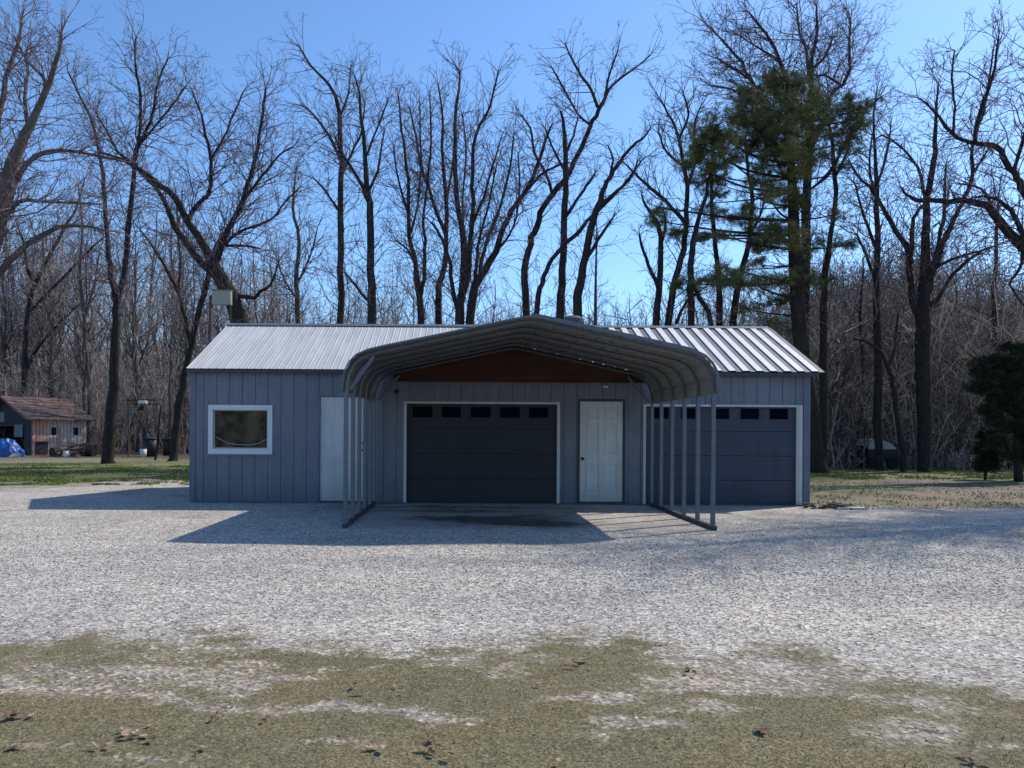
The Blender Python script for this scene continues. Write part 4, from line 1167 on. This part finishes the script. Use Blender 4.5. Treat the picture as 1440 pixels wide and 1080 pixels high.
T.append(('hardwood_tree', 'stout multi stemmed tree with a crown of upright limbs at the right', 30, [
    [(1300,655,20),(1299,560,20),(1298,480,20),(1298,430,20),(1300,380,13),(1301,330,11),(1303,280,9),(1311,240,8),(1314,200,6),(1316,160,4),(1319,115,2)],
    [(1292,440,12),(1284,427,9),(1279,390,8),(1277,355,8),(1262,328,7),(1246,302,6),(1234,278,5),(1222,262,4),(1206,248,3),(1196,230,2)],
    [(1281,370,6),(1283,335,6),(1284,307,5),(1296,289,4)],
    [(1304,410,11),(1312,380,9),(1326,342,8),(1338,315,7),(1349,293,6),(1360,268,5),(1367,245,5),(1367,205,4),(1376,175,4),(1384,151,4),(1391,110,3),(1397,67,2)],
    [(1306,430,8),(1318,420,6),(1336,391,5),(1352,374,5),(1367,361,4),(1385,350,3),(1398,346,2)],
    [(1314,376,5),(1340,364,4),(1368,355,3),(1390,350,2)],
    [(1308,395,6),(1316,350,5),(1326,310,5),(1328,270,4),(1330,230,2)],
    [(1300,275,5),(1290,235,4),(1265,205,3),(1240,190,2)],
    [(1367,245,4),(1380,225,3),(1392,205,2)],
    [(1232,275,4),(1222,235,3),(1226,190,2)]], dict(L1=2.0, spacing=.40)))
T.append(('hardwood_tree', 'big tree beyond the right edge sending thick arched limbs into the frame', 26, [
    [(1510,700,34),(1500,600,32),(1492,500,29),(1480,420,25),(1462,375,19),(1440,350,15),(1411,318,12),(1396,300,11),(1382,288,10),(1354,282,8),(1333,283,8),(1313,282,7),(1290,281,6),(1276,274,4),(1266,262,2)],
    [(1450,360,8),(1434,318,7),(1420,295,6),(1404,281,5),(1384,276,4),(1371,277,3)],
    [(1485,430,15),(1470,340,13),(1455,300,11),(1440,271,10),(1430,250,9),(1420,235,8),(1407,212,8),(1393,203,7),(1367,201,6),(1352,196,5),(1335,184,5),(1320,165,4),(1306,148,3),(1290,137,2)],
    [(1396,300,5),(1388,275,4),(1372,262,3),(1350,258,2)],
    [(1370,200,6),(1372,175,5),(1380,150,5),(1392,118,4),(1400,85,3),(1404,50,2)],
    [(1340,187,4),(1342,150,3),(1338,110,3),(1342,70,2)],
    [(1425,240,5),(1440,190,5),(1450,130,4),(1448,70,2)],
    [(1440,350,6),(1432,380,4),(1420,400,3),(1440,430,2)]], dict(L1=2.0, spacing=.42)))
T.append(('hardwood_tree', 'tree standing outside the frame at the right whose limbs shade the gravel', 19.5, [
    [(1806,690,24),(1802,400,22),(1786,150,12),(1755,-50,9),(1705,-200,7),(1660,-310,3)],
    [(1800,330,14),(1850,150,9),(1880,-60,7),(1890,-220,5),(1900,-330,2)],
    [(1786,150,9),(1720,60,8),(1650,0,6),(1590,-80,4),(1550,-150,2)],
    [(1760,-30,7),(1800,-150,6),(1810,-280,4),(1800,-380,2)],
    [(1795,280,11),(1700,190,6),(1610,150,4),(1560,100,3)],
    [(1715,-180,5),(1660,-200,4),(1600,-260,3)]], dict(L1=3.2, spacing=.4)))
T.append(('hardwood_tree', 'single thin dark stem near the right edge above the cedar', 36, [
    [(1398,650,9),(1398,560,8),(1398,470,7),(1398,400,6),(1402,311,4),(1404,270,2)]], dict(L1=2.2, spacing=.5)))
T.append(('understory_tree', 'small crooked tree with a Y fork on the grass edge right of the workshop', 30, [
    [(1272,660,9),(1268,630,8),(1264,600,7),(1259,558,7),(1254,530,6),(1247,512,6),(1238,495,5),(1218,480,3),(1200,476,2)],
    [(1250,514,5),(1257,492,4),(1260,465,3),(1262,440,2)]], dict(L1=1.5, spacing=.4, zmin=1.6)))
T.append(('understory_tree', 'dark thin trunk in the woods edge between the pine and the forked small tree', 34, [
    [(1211,655,5),(1211,600,5),(1213,520,5),(1209,440,4),(1214,380,3)]], dict(L1=1.8, spacing=.5)))
T.append(('hardwood_tree', 'slim leaning dark stem just behind the left corner of the workshop grass strip', 37, [
    [(218,650,4),(222,620,4),(223,600,3),(226,570,3)]], dict(L1=1.0, spacing=.5)))
T.append(('hardwood_tree', 'pale slender tree between the shed and the forked dark tree', 50, [
    [(124,636,4),(124,540,4),(118,450,5),(112,380,4),(116,320,3),(110,260,2)],[(118,450,4),(132,400,3),(140,350,2)]], dict(L1=2.6, spacing=.5, bark='bark_bg', twig='twig_bg')))
T.append(('hardwood_tree', 'fine branched tree filling the gap between leaning trunk and slim pair', 38, [
    [(420,650,9),(420,460,8),(416,400,7),(420,340,5),(412,290,4),(416,240,2)],[(417,400,4),(436,360,3),(446,320,2)],[(418,420,4),(400,395,3),(388,360,2)]], dict(L1=2.3, spacing=.5, bark='bark_bg')))
tot = 0
for i, (nm, lb, d, limbs, opt) in enumerate(T):
    _, n = traced_tree(nm, lb, d, limbs, 100 + i, **opt)
    tot += n
print('traced segs', tot)

# ------------------------------------------------------------------ pine
def needles(name, mt, parent, centres, seed, blades=9, ln=.17, wd=.014, flat=1.0):
    """tufts: star bursts of thin blades at each centre"""
    rs = np.random.RandomState(seed)
    C = np.asarray(centres, float); n = len(C)
    D = rs.normal(0, 1, (n, blades, 3)); D[..., 2] = D[..., 2] * flat + .35
    D /= np.linalg.norm(D, axis=2)[..., None]
    S = rs.normal(0, 1, (n, blades, 3)); S -= (S * D).sum(2)[..., None] * D; S /= np.linalg.norm(S, axis=2)[..., None]
    l = ln * rs.uniform(.6, 1.3, (n, blades, 1)); w = wd * rs.uniform(.7, 1.4, (n, blades, 1))
    c = C[:, None] + rs.normal(0, ln * .18, (n, blades, 3))
    V = np.stack([c - S * w, c + S * w, c + D * l], 2).reshape(-1, 3)
    return np_mesh(name, V, np.arange(len(V)).reshape(-1, 3), mt, parent)

def pine():
    rng = random.Random(77); d = 28.7
    base = W(1147, 664, d); org = Vector((base.x, base.y, 0))
    root = empty('pine_tree', org); tag(root, 'tall dark green pine with clumped crown and long lower boughs behind the right roof end', 'pine')
    line = [(1147,664,34),(1143,620,26),(1136,560,23),(1127,490,21),(1121,420,19),(1117,350,17),(1115,290,14),(1112,230,11),(1109,170,8),(1107,120,5),(1107,104,3)]
    pts = [W(x, y, d) - org for x, y, w in line]; pts[0].z = -.1
    sp, sr = smooth_line(pts, [w * .5 * d / F for _, _, w in line])
    tb = MB(); tb.tube(sp, sr, 12); tb.build('trunk', M['bark'], root, True)
    def trunk_at(z):
        return min(sp, key=lambda q: abs(q.z - z))
    # clumps: x, y, rx, ry (photo measurement), tufts, depth spread
    clumps = [(1100,128,26,18,170,1.2),(1125,120,14,16,80,.8),(1085,108,9,8,40,.4),(1058,140,22,22,170,1.4),(1045,165,18,20,120,1.4),(1080,165,26,26,240,1.6),(1115,160,26,28,240,1.6),
              (1145,150,16,22,110,1.2),(1060,195,24,24,210,1.8),(1100,205,24,28,240,1.8),(1135,195,18,28,170,1.5),(1085,235,24,20,180,1.5),(1125,240,18,24,150,1.4),
              (1000,180,24,14,130,1.4),(985,205,20,22,170,1.4),(1012,215,22,22,180,1.4),(1000,245,22,20,160,1.4),(1040,225,10,8,20,.8),(975,232,10,14,50,.8),(1018,262,12,16,60,.8),
              (1180,150,16,14,60,1.2),(1205,165,16,14,75,1.2),(1178,185,18,18,80,1.2),(1200,195,14,16,50,1.0),(1165,215,18,16,70,1.2),(1190,235,12,16,35,1.0),(1215,150,8,8,25,.6),
              (1110,275,20,18,110,1.2),(1075,268,18,14,90,1.2),(1045,266,14,8,30,1.0),(1130,290,16,14,50,1.0),(1000,285,14,12,60,.9),
              (925,290,8,10,25,.5),(935,312,16,9,60,.8),(958,325,18,8,80,.9),(990,334,18,7,60,.9),(1012,330,14,7,40,.9),
              (1010,300,14,8,35,1.0),(1035,305,22,9,90,1.1),(1062,318,22,9,100,1.1),(1090,332,24,12,150,1.2),(1070,345,22,8,70,1.0),(1055,292,16,10,50,1.0),
              (1118,335,20,16,90,1.2),(1140,345,18,9,60,1.1),(1168,345,16,6,40,.9),(1192,345,10,5,20,.7),(1160,305,14,6,24,1.0),(1182,300,10,5,16,.8),
              (962,398,18,6,60,.8),(990,396,22,6,90,.9),(1020,396,22,6,90,.9),(1050,395,22,6,80,.9),(1080,396,22,7,90,1.0),(1020,375,14,6,40,.8),(1045,378,14,7,45,.8),(1066,372,12,6,30,.8),
              (1112,395,22,9,80,1.1),(1140,392,18,7,50,1.1),(1165,395,12,6,25,.9),(1108,420,16,10,60,1.0),(1075,430,18,5,35,.9),(1045,434,14,4,22,.8),(1095,455,12,8,25,.8)]
    C = []; seg = []
    for (x, y, rx, ry, n, ds) in clumps:
        dd = rng.gauss(0, ds * .8)
        c = W(x, y, d + dd) - org
        zt = c.z - (.25 + .12 * abs(c.x - trunk_at(c.z).x))
        if y > 280: zt = c.z - .12
        t = trunk_at(max(1.0, zt))
        mid = t.lerp(c, .5) - Vector((0, 0, .12 * (c - t).length * (.6 if y < 280 else .2)))
        L_ = (c - t).length
        q, r_ = smooth_line([t, mid, c], [.02 + .012 * L_, .014 + .008 * L_, .014], 5)
        for a_, b_, ra, rb in zip(q[:-1], q[1:], r_[:-1], r_[1:]): seg.append((*a_, *b_, ra, rb))
        for _ in range(max(2, int(n * (.135 if y < 215 else .098)))):
            u = Vector((rng.gauss(0, .5), rng.gauss(0, .5), rng.gauss(0, .5)))
            if u.length > 1.05: u *= 1.05 / u.length
            cc = c + Vector((u.x * rx * d / F, u.y * ds, u.z * ry * d / F))
            src = c.lerp(cc, .2)
            seg.append((*src, *cc, .014, .008))
            rr = rng.uniform(.11, .21)
            for _ in range(rng.randint(9, 17)):
                p = cc + Vector((rng.gauss(0, rr), rng.gauss(0, rr), rng.gauss(0, rr * .7)))
                seg.append((*cc, *p, .006, .004))
                C.append(p)
    for _ in range(60):     # bare dead twigs under the crown
        z = rng.uniform(3.5, 9); t = trunk_at(z); a = rng.uniform(0, 6.28); l = rng.uniform(.5, 1.8)
        grow(rng, seg, t, (math.cos(a), math.sin(a), .1), l, .014, 1, .02, .12, .5)
    V, Q = prisms(seg); np_mesh('limbs', V, Q, M['bark'], root)
    needles('crown', M['needle'], root, C, 9, 22, .17, .0065)
pine()

def cedar(name, label, d, line, clumps, seed, dark=True):
    rng = random.Random(seed)
    base = W(*line[0][:2], d); org = Vector((base.x, base.y, 0))
    root = empty(name, org); tag(root, label, 'evergreen')
    pts = [W(x, y, d) - org for x, y, w in line]; pts[0].z = -.05
    sp, sr = smooth_line(pts, [w * .5 * d / F for _, _, w in line])
    tb = MB(); tb.tube(sp, sr, 8); tb.build('trunk', M['bark'], root, True)
    C = []; seg = []
    for (x, y, rx, ry, n) in clumps:
        ds = rx * d / F * .8
        c = W(x, y, d + rng.gauss(0, ds * .4)) - org
        t = min(sp, key=lambda q: abs(q.z - c.z + .2))
        seg.append((*t, *c, .03, .012))
        for _ in range(int(n * 1.35)):
            u = Vector((rng.gauss(0, .6), rng.gauss(0, .6), rng.gauss(0, .6)))
            p = c + Vector((u.x * rx * d / F, u.y * ds, u.z * ry * d / F))
            seg.append((*c.lerp(p, .2), *p, .007, .004))
            C.append(p)
    V, Q = prisms(seg); np_mesh('limbs', V, Q, M['bark'], root)
    needles('crown', M['cedar'], root, C, seed, 22, .17, .009, .6)
cedar('cedar_tree', 'black green cedar with drooping mass of foliage at the right edge', 24,
      [(1432,678,12),(1430,600,10),(1428,540,8),(1424,490,5)],
      [(1395,512,18,9,80),(1425,508,20,10,130),(1402,532,20,11,130),(1440,530,22,18,260),(1383,545,14,8,60),(1412,562,20,13,160),(1440,572,20,15,170),(1388,578,11,6,35),(1402,592,13,7,50),(1425,600,16,9,70),(1448,615,16,12,90),(1405,622,11,8,45),(1430,640,14,8,60),(1460,560,18,24,160),(1374,522,7,5,20),(1366,548,6,4,12),(1440,492,12,8,60),(1416,488,8,5,20)], 21)
cedar('cedar_sapling', 'small upright young cedar standing left of the big dark cedar', 25,
      [(1385,672,4),(1386,640,4),(1387,605,3)],
      [(1387,612,9,8,60),(1385,632,12,10,110),(1388,650,12,8,90),(1396,640,10,14,60),(1380,655,9,6,30)], 22)

# ------------------------------------------------------------------ the woods behind: individual trees copied from a few grown ones
def forest_proto(seed, H, bark='bark_bg', twig='twig_bg'):
    rng = random.Random(seed)
    root = empty('woodland_tree', (0, 0, -50))
    tb = MB(); segs = []
    n = 9; pts = []; rad = []; x = y = 0
    r0 = .085 + .006 * H * rng.uniform(.4, 1)
    for i in range(n + 1):
        t = i / n; pts.append(Vector((x, y, H * .93 * t))); rad.append(r0 * (1 - .85 * t))
        x += rng.gauss(0, .16); y += rng.gauss(0, .16)
    sp, sr = smooth_line(pts, rad, 2); tb.tube(sp, sr, 6)
    for i in range(int(rng.uniform(4, 8))):          # main limbs
        f = rng.uniform(.35, .85); b0 = sp[int(f * (len(sp) - 1))]; a = rng.uniform(0, 6.28); L = H * rng.uniform(.14, .30)
        v = Vector((math.cos(a), math.sin(a), rng.uniform(.9, 2.0))).normalized()
        q = [b0]; 
        for k in range(4):
            v = (v + Vector((rng.gauss(0, .15), rng.gauss(0, .15), .18))).normalized(); q.append(q[-1] + v * L / 4)
        rr_ = [r0 * (1 - .85 * f) * s_ for s_ in (.75, .6, .45, .3, .15)]
        tb.tube(q, [max(.012, z) for z in rr_], 5)
        for k in range(1, 5):
            for _ in range(2):
                dv = (v + Vector((rng.gauss(0, .6), rng.gauss(0, .6), rng.gauss(0, .3)))).normalized()
                grow(rng, segs, q[k], dv, rng.uniform(.8, 2.0), .018, 2, .08, .18, .75, .009)
    for i in range(int(H * 2.3)):
        f = rng.uniform(.22, 1); b0 = sp[int(f * (len(sp) - 1))]; a = rng.uniform(0, 6.28)
        v = Vector((math.cos(a), math.sin(a), rng.uniform(.2, 1.4))).normalized()
        grow(rng, segs, b0, v, rng.uniform(.7, 2.3) * (1.2 - .5 * f), .02, 2, .08, .18, .7, .009)
    tb.build('trunk', M[bark], root)
    V, Q = prisms(segs); np_mesh('crown', V, Q, M[twig], root)
    return root, H
def copy_tree(o):
    c = o.copy(); COL.objects.link(c)
    for ch in o.children:
        k = ch.copy(); COL.objects.link(k); k.parent = c
    return c
protos = [forest_proto(300 + i, h) for i, h in enumerate((12, 14, 15, 17, 13, 16, 18, 14))]
protos_d = [forest_proto(340 + i, h, 'thicket_d', 'thicket_d') for i, h in enumerate((10, 12, 14, 13))]
rs = random.Random(55)
used = set(); N_BG = 240
placed = []
for i in range(N_BG):
    px = rs.uniform(-40, 1480) if rs.random() < .45 else (rs.uniform(-40, 420) if rs.random() < .5 else rs.uniform(1100, 1480))
    right = px > 1130
    d = rs.uniform(46, 92) if not right else rs.uniform(36, 80)
    if rs.random() < .35: d = 40 + (d - 40) * .5
    if px < 170 and d < 50: d += 12
    yt = np.interp(px, [0, 150, 300, 420, 560, 760, 900, 1050, 1200, 1440], [340, 330, 350, 395, 410, 425, 425, 400, 385, 390]) + rs.gauss(0, 34)
    Ht = max(6, (HY - yt) * d / F + CAMZ)
    pool = protos_d if (right and rs.random() < .6) else protos
    j = rs.randrange(len(pool)); pr_, H = pool[j]
    key = (pool is protos_d, j)
    if key in used: o = copy_tree(pr_)
    else: o = pr_; used.add(key)
    p = W(px, 650, d)
    sc_ = Ht / H
    o.location = (p.x, p.y, -.05); o.rotation_euler = (0, 0, rs.uniform(0, 6.28)); o.scale = (sc_ * .95, sc_ * .95, sc_)
    tag(o, 'thin bare woodland tree among many behind the yard', 'tree', 'bare trees of the woods behind the yard')
for pool, fl_ in ((protos, False), (protos_d, True)):
    for j, (o, H) in enumerate(pool):
        if (fl_, j) not in used:
            for ch in list(o.children): bpy.data.objects.remove(ch)
            bpy.data.objects.remove(o)

# ------------------------------------------------------------------ undergrowth and far wood (stuff)
def thicket(name, label, mt, n, pxr, dr, ytop, seed, w=(.012, .03), twigs=4, sway=.12):
    rs = np.random.RandomState(seed)
    segs = []
    px = rs.uniform(pxr[0], pxr[1], n); d = rs.uniform(dr[0], dr[1], n)
    X = (px - HX) * d / F; Y = d - D0
    yt = np.interp(px, [a for a, _ in ytop], [b_ for _, b_ in ytop])
    H = np.clip(((HY - yt) * d / F + CAMZ) * (.35 + .65 * rs.beta(1.4, 1.2, n)) * (.55 + .9 * vnoise(X * .35 + 50, Y * .35 + 50)), .6, None)
    r = rs.uniform(w[0], w[1], n) * (.5 + H / 8)
    P = np.stack([X, Y, 0 * X], -1); k = 4
    lean = rs.normal(0, sway, (n, 3)); lean[:, 2] = 0
    out = []
    cur = P.copy()
    for i in range(k):
        step = np.stack([lean[:, 0], lean[:, 1], np.ones(n)], -1) * (H / k)[:, None]
        nx_ = cur + step + rs.normal(0, .05, (n, 3)) * (H / k)[:, None]
        out.append(np.concatenate([cur, nx_, (r * (1 - i / k * .75))[:, None], (r * (1 - (i + 1) / k * .75))[:, None]], 1))
        for _ in range(twigs if i > 0 else max(1, twigs // 2)):
            t = rs.rand(n, 1); b_ = cur + (nx_ - cur) * t
            v = rs.normal(0, 1, (n, 3)); v[:, 2] = np.abs(v[:, 2]) * .9 + .35; v /= np.linalg.norm(v, axis=1)[:, None]
            l = (H * rs.uniform(.08, .26, n))[:, None]
            e_ = b_ + v * l
            rr_ = np.maximum(r * .35, .006)[:, None]
            out.append(np.concatenate([b_, e_, rr_, rr_ * .6], 1))
            v2 = v + rs.normal(0, .5, (n, 3)); l2 = l * .6
            m_ = b_ + v * l * .5
            out.append(np.concatenate([m_, m_ + v2 * l2, rr_ * .7, rr_ * .5], 1))
        cur = nx_
        lean = lean + rs.normal(0, .08, (n, 3)); lean[:, 2] = 0
    V, Q = prisms(np.concatenate(out))
    o = np_mesh(name, V, Q, mt)
    tag(o, label, name.split('_')[-1], kind='stuff')
    return o
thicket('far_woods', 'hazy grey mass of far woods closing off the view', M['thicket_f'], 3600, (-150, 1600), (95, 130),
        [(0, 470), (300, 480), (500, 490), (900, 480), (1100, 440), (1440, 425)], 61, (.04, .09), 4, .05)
thicket('left_brush', 'grey brown tangled brush under the left trees', M['thicket'], 2000, (-60, 560), (46, 80),
        [(0, 520), (200, 505), (400, 500), (560, 500)], 62, (.012, .032), 5, .22)
thicket('centre_brush', 'thin twiggy brush seen above the workshop roof', M['thicket'], 900, (400, 1150), (40, 70),
        [(400, 440), (700, 440), (900, 450), (1150, 400)], 63, (.012, .03), 4)
thicket('right_brush', 'dense dark brown brush under the right trees', M['thicket_d'], 4200, (1090, 1560), (32, 66),
        [(1090, 440), (1200, 440), (1440, 450)], 64, (.012, .034), 5, .24)
thicket('dry_brush', 'reddish tan brush at the edge of the right grass', M['thicket'], 170, (1275, 1375), (31, 36),
        [(1275, 622), (1440, 622)], 65, (.006, .014), 5, .35)

# ------------------------------------------------------------------ dead leaves on the near ground
def leaf_mesh(rng, n, spread, size):
    s = MB()
    for k in range(n):
        c = Vector((rng.gauss(0, spread), rng.gauss(0, spread), rng.uniform(.004, .02 + .01 * n)))
        a = rng.uniform(0, 6.28); l = size * rng.uniform(.55, .95); w = l * rng.uniform(.45, .7)
        tx, tz = rng.gauss(0, .45), rng.gauss(0, .35); curl = rng.uniform(.2, .7)
        out = []
        lobes = [(0, 0), (.18, .3), (.3, .22), (.45, .5), (.56, .32), (.72, .42), (.85, .2), (1, 0)]
        def P(u, v):
            x = (u - .5) * l; y = v * w; z = curl * (y * y / w + (u - .5)**2 * l * .8) + x * tx * .6 + y * tz
            return c + Vector((x * math.cos(a) - y * math.sin(a), x * math.sin(a) + y * math.cos(a), abs(z)))
        for (u0, v0), (u1, v1) in zip(lobes[:-1], lobes[1:]):
            for sg in (-1, 1):
                q = [P(u0, 0), P(u1, 0), P(u1, v1 * sg)] + ([P(u0, v0 * sg)] if v0 > 0 else [])
                if v1 == 0: q = [P(u0, 0), P(u1, 0), P(u0, v0 * sg)]
                s.poly(q)
    return s
rl = random.Random(8)
def leafthing(px, py, n, spread, size, mt, label, name='dead_leaf', group=None, cat='leaf'):
    d = CAMZ * F / ((py - (px - 720) * ROLL) - HY)
    p = W(px, py, d)
    gz = float((fbm(np.array([p.x * .9 + 40]), np.array([p.y * 1.1 + 40]), 5)[0] - .5) * .035)
    if n == 1: o = leaf_mesh(rl, n, spread, size).build(name, M[mt], loc=(p.x, p.y, gz + .004))
    else:
        o = empty(name if name != 'dead_leaf' else 'leaf_cluster', (p.x, p.y, gz + .004))
        for _ in range(n): leaf_mesh(rl, 1, spread, size).build('leaf', M[mt], o)
    tag(o, label, cat, group)
leafthing(190, 1038, 7, .045, .075, 'leafp', 'largest loose cluster of pale curled leaves at the lower left', 'leaf_cluster', cat='leaves')
leafthing(214, 1048, 3, .03, .06, 'leaf', 'few brown leaves just right of the large pale cluster', 'leaf_cluster', cat='leaves')
leafthing(15, 1011, 4, .04, .08, 'leaf', 'dark curled leaves at the far left edge of the moss', 'leaf_cluster', cat='leaves')
leafthing(46, 1010, 1, .0, .08, 'leafp', 'single tan leaf beside the dark curled leaves at far left')
leafthing(12, 1058, 2, .02, .08, 'leaf', 'flat dark leaf in the bottom left corner')
leafthing(155, 1055, 2, .02, .06, 'leafp', 'pair of tan leaves left of the large pale cluster')
leafthing(286, 1057, 1, 0, .05, 'leafp', 'small nearly white leaf between the two left clusters')
leafthing(536, 1053, 2, .02, .09, 'leafp', 'broad orange tan leaf on the moss left of centre')
leafthing(604, 1057, 4, .022, .08, 'leaf', 'upright crumpled dark brown leaves near the bottom centre', 'leaf_cluster', cat='leaves')
leafthing(632, 1068, 1, 0, .08, 'leafp', 'pale pink tan leaf right of the crumpled dark leaves')
leafthing(1070, 1032, 4, .02, .07, 'leaf', 'dark crumpled leaf lump on the moss right of centre', 'leaf_cluster', cat='leaves')
leafthing(1361, 1067, 5, .028, .08, 'leaf', 'dark crumpled leaf lump near the bottom right corner', 'leaf_cluster', cat='leaves')
leafthing(811, 937, 4, .03, .09, 'leaf', 'dark leaf lump at the upper edge of the moss right of centre', 'leaf_cluster', cat='leaves')
leafthing(972, 949, 3, .02, .07, 'leaf', 'dark leaf beside the light gravel tongue in the moss', 'leaf_cluster', cat='leaves')
leafthing(556, 970, 1, 0, .09, 'leafp', 'pale cream leaf on the moss above centre left')
leafthing(505, 975, 2, .03, .07, 'leaf', 'brown leaf left of the pale cream leaf')
leafthing(376, 1019, 2, .015, .06, 'leaf', 'small dark leaf on the long light gravel streak')
leafthing(305, 1012, 3, .03, .05, 'leaf', 'small dark twiggy leaf left on the light gravel streak')
leafthing(758, 967, 1, 0, .07, 'leafp', 'small cream leaf on the moss just right of centre')
leafthing(785, 1076, 1, 0, .05, 'leafp', 'tiny yellow leaf at the bottom edge')
rl2 = random.Random(31)
for i in range(64):
    px, py = rl2.uniform(5, 1435), rl2.uniform(925, 1075)
    leafthing(px, py, 1, 0, rl2.uniform(.015, .04), 'leaf' if rl2.random() < .7 else 'leafp', 'tiny scrap of dead leaf lying on the mossy gravel', group='tiny dead leaf scraps on the foreground')

# ------------------------------------------------------------------ light, sky, camera
to_sun = Vector((.86, .56, 1.0)).normalized()
sun = bpy.data.lights.new('sun', 'SUN'); sun.energy = 5.0; sun.angle = R(.53); sun.color = (1, .95, .865)
so = bpy.data.objects.new('sun', sun); COL.objects.link(so)
so.rotation_euler = to_sun.to_track_quat('Z', 'Y').to_euler(); so.location = (20, 20, 40)
w = bpy.data.worlds.new('World'); SC.world = w; w.use_nodes = True
nt = w.node_tree; bg = nt.nodes['Background']
sky = nt.nodes.new('ShaderNodeTexSky'); sky.sky_type = 'NISHITA'; sky.sun_disc = False
sky.sun_elevation = math.asin(to_sun.z); sky.sun_rotation = math.atan2(to_sun.x, to_sun.y)
sky.altitude = 200; sky.air_density = 1.0; sky.dust_density = .6; sky.ozone_density = 1.5
tn = nt.nodes.new('ShaderNodeMix'); tn.data_type = 'RGBA'; tn.blend_type = 'MULTIPLY'; tn.inputs[0].default_value = 1
tn.inputs[7].default_value = (.99, 1.34, 1.70, 1)
nt.links.new(sky.outputs['Color'], tn.inputs[6]); nt.links.new(tn.outputs[2], bg.inputs['Color']); bg.inputs['Strength'].default_value = .12

cam = bpy.data.cameras.new('camera'); co = bpy.data.objects.new('camera', cam); COL.objects.link(co)
cam.sensor_width = 36; cam.lens = 36 * F / 1440; cam.clip_end = 3000; cam.clip_start = .1
cam.shift_x = (720 - HX) / 1440; cam.shift_y = (HY - 540) / 1440
co.location = (0, -D0, CAMZ); co.rotation_euler = (R(90), -ROLL, 0)
# the lens shift is taken about the optical axis, so the roll swings the frame: compensate
SC.camera = co
SC.view_settings.view_transform = 'Standard'; SC.view_settings.look = 'None'; SC.view_settings.exposure = 0; SC.view_settings.gamma = 1
SC.render.engine = 'CYCLES'
SC.cycles.max_bounces = 5; SC.cycles.diffuse_bounces = 2; SC.cycles.use_denoising = True
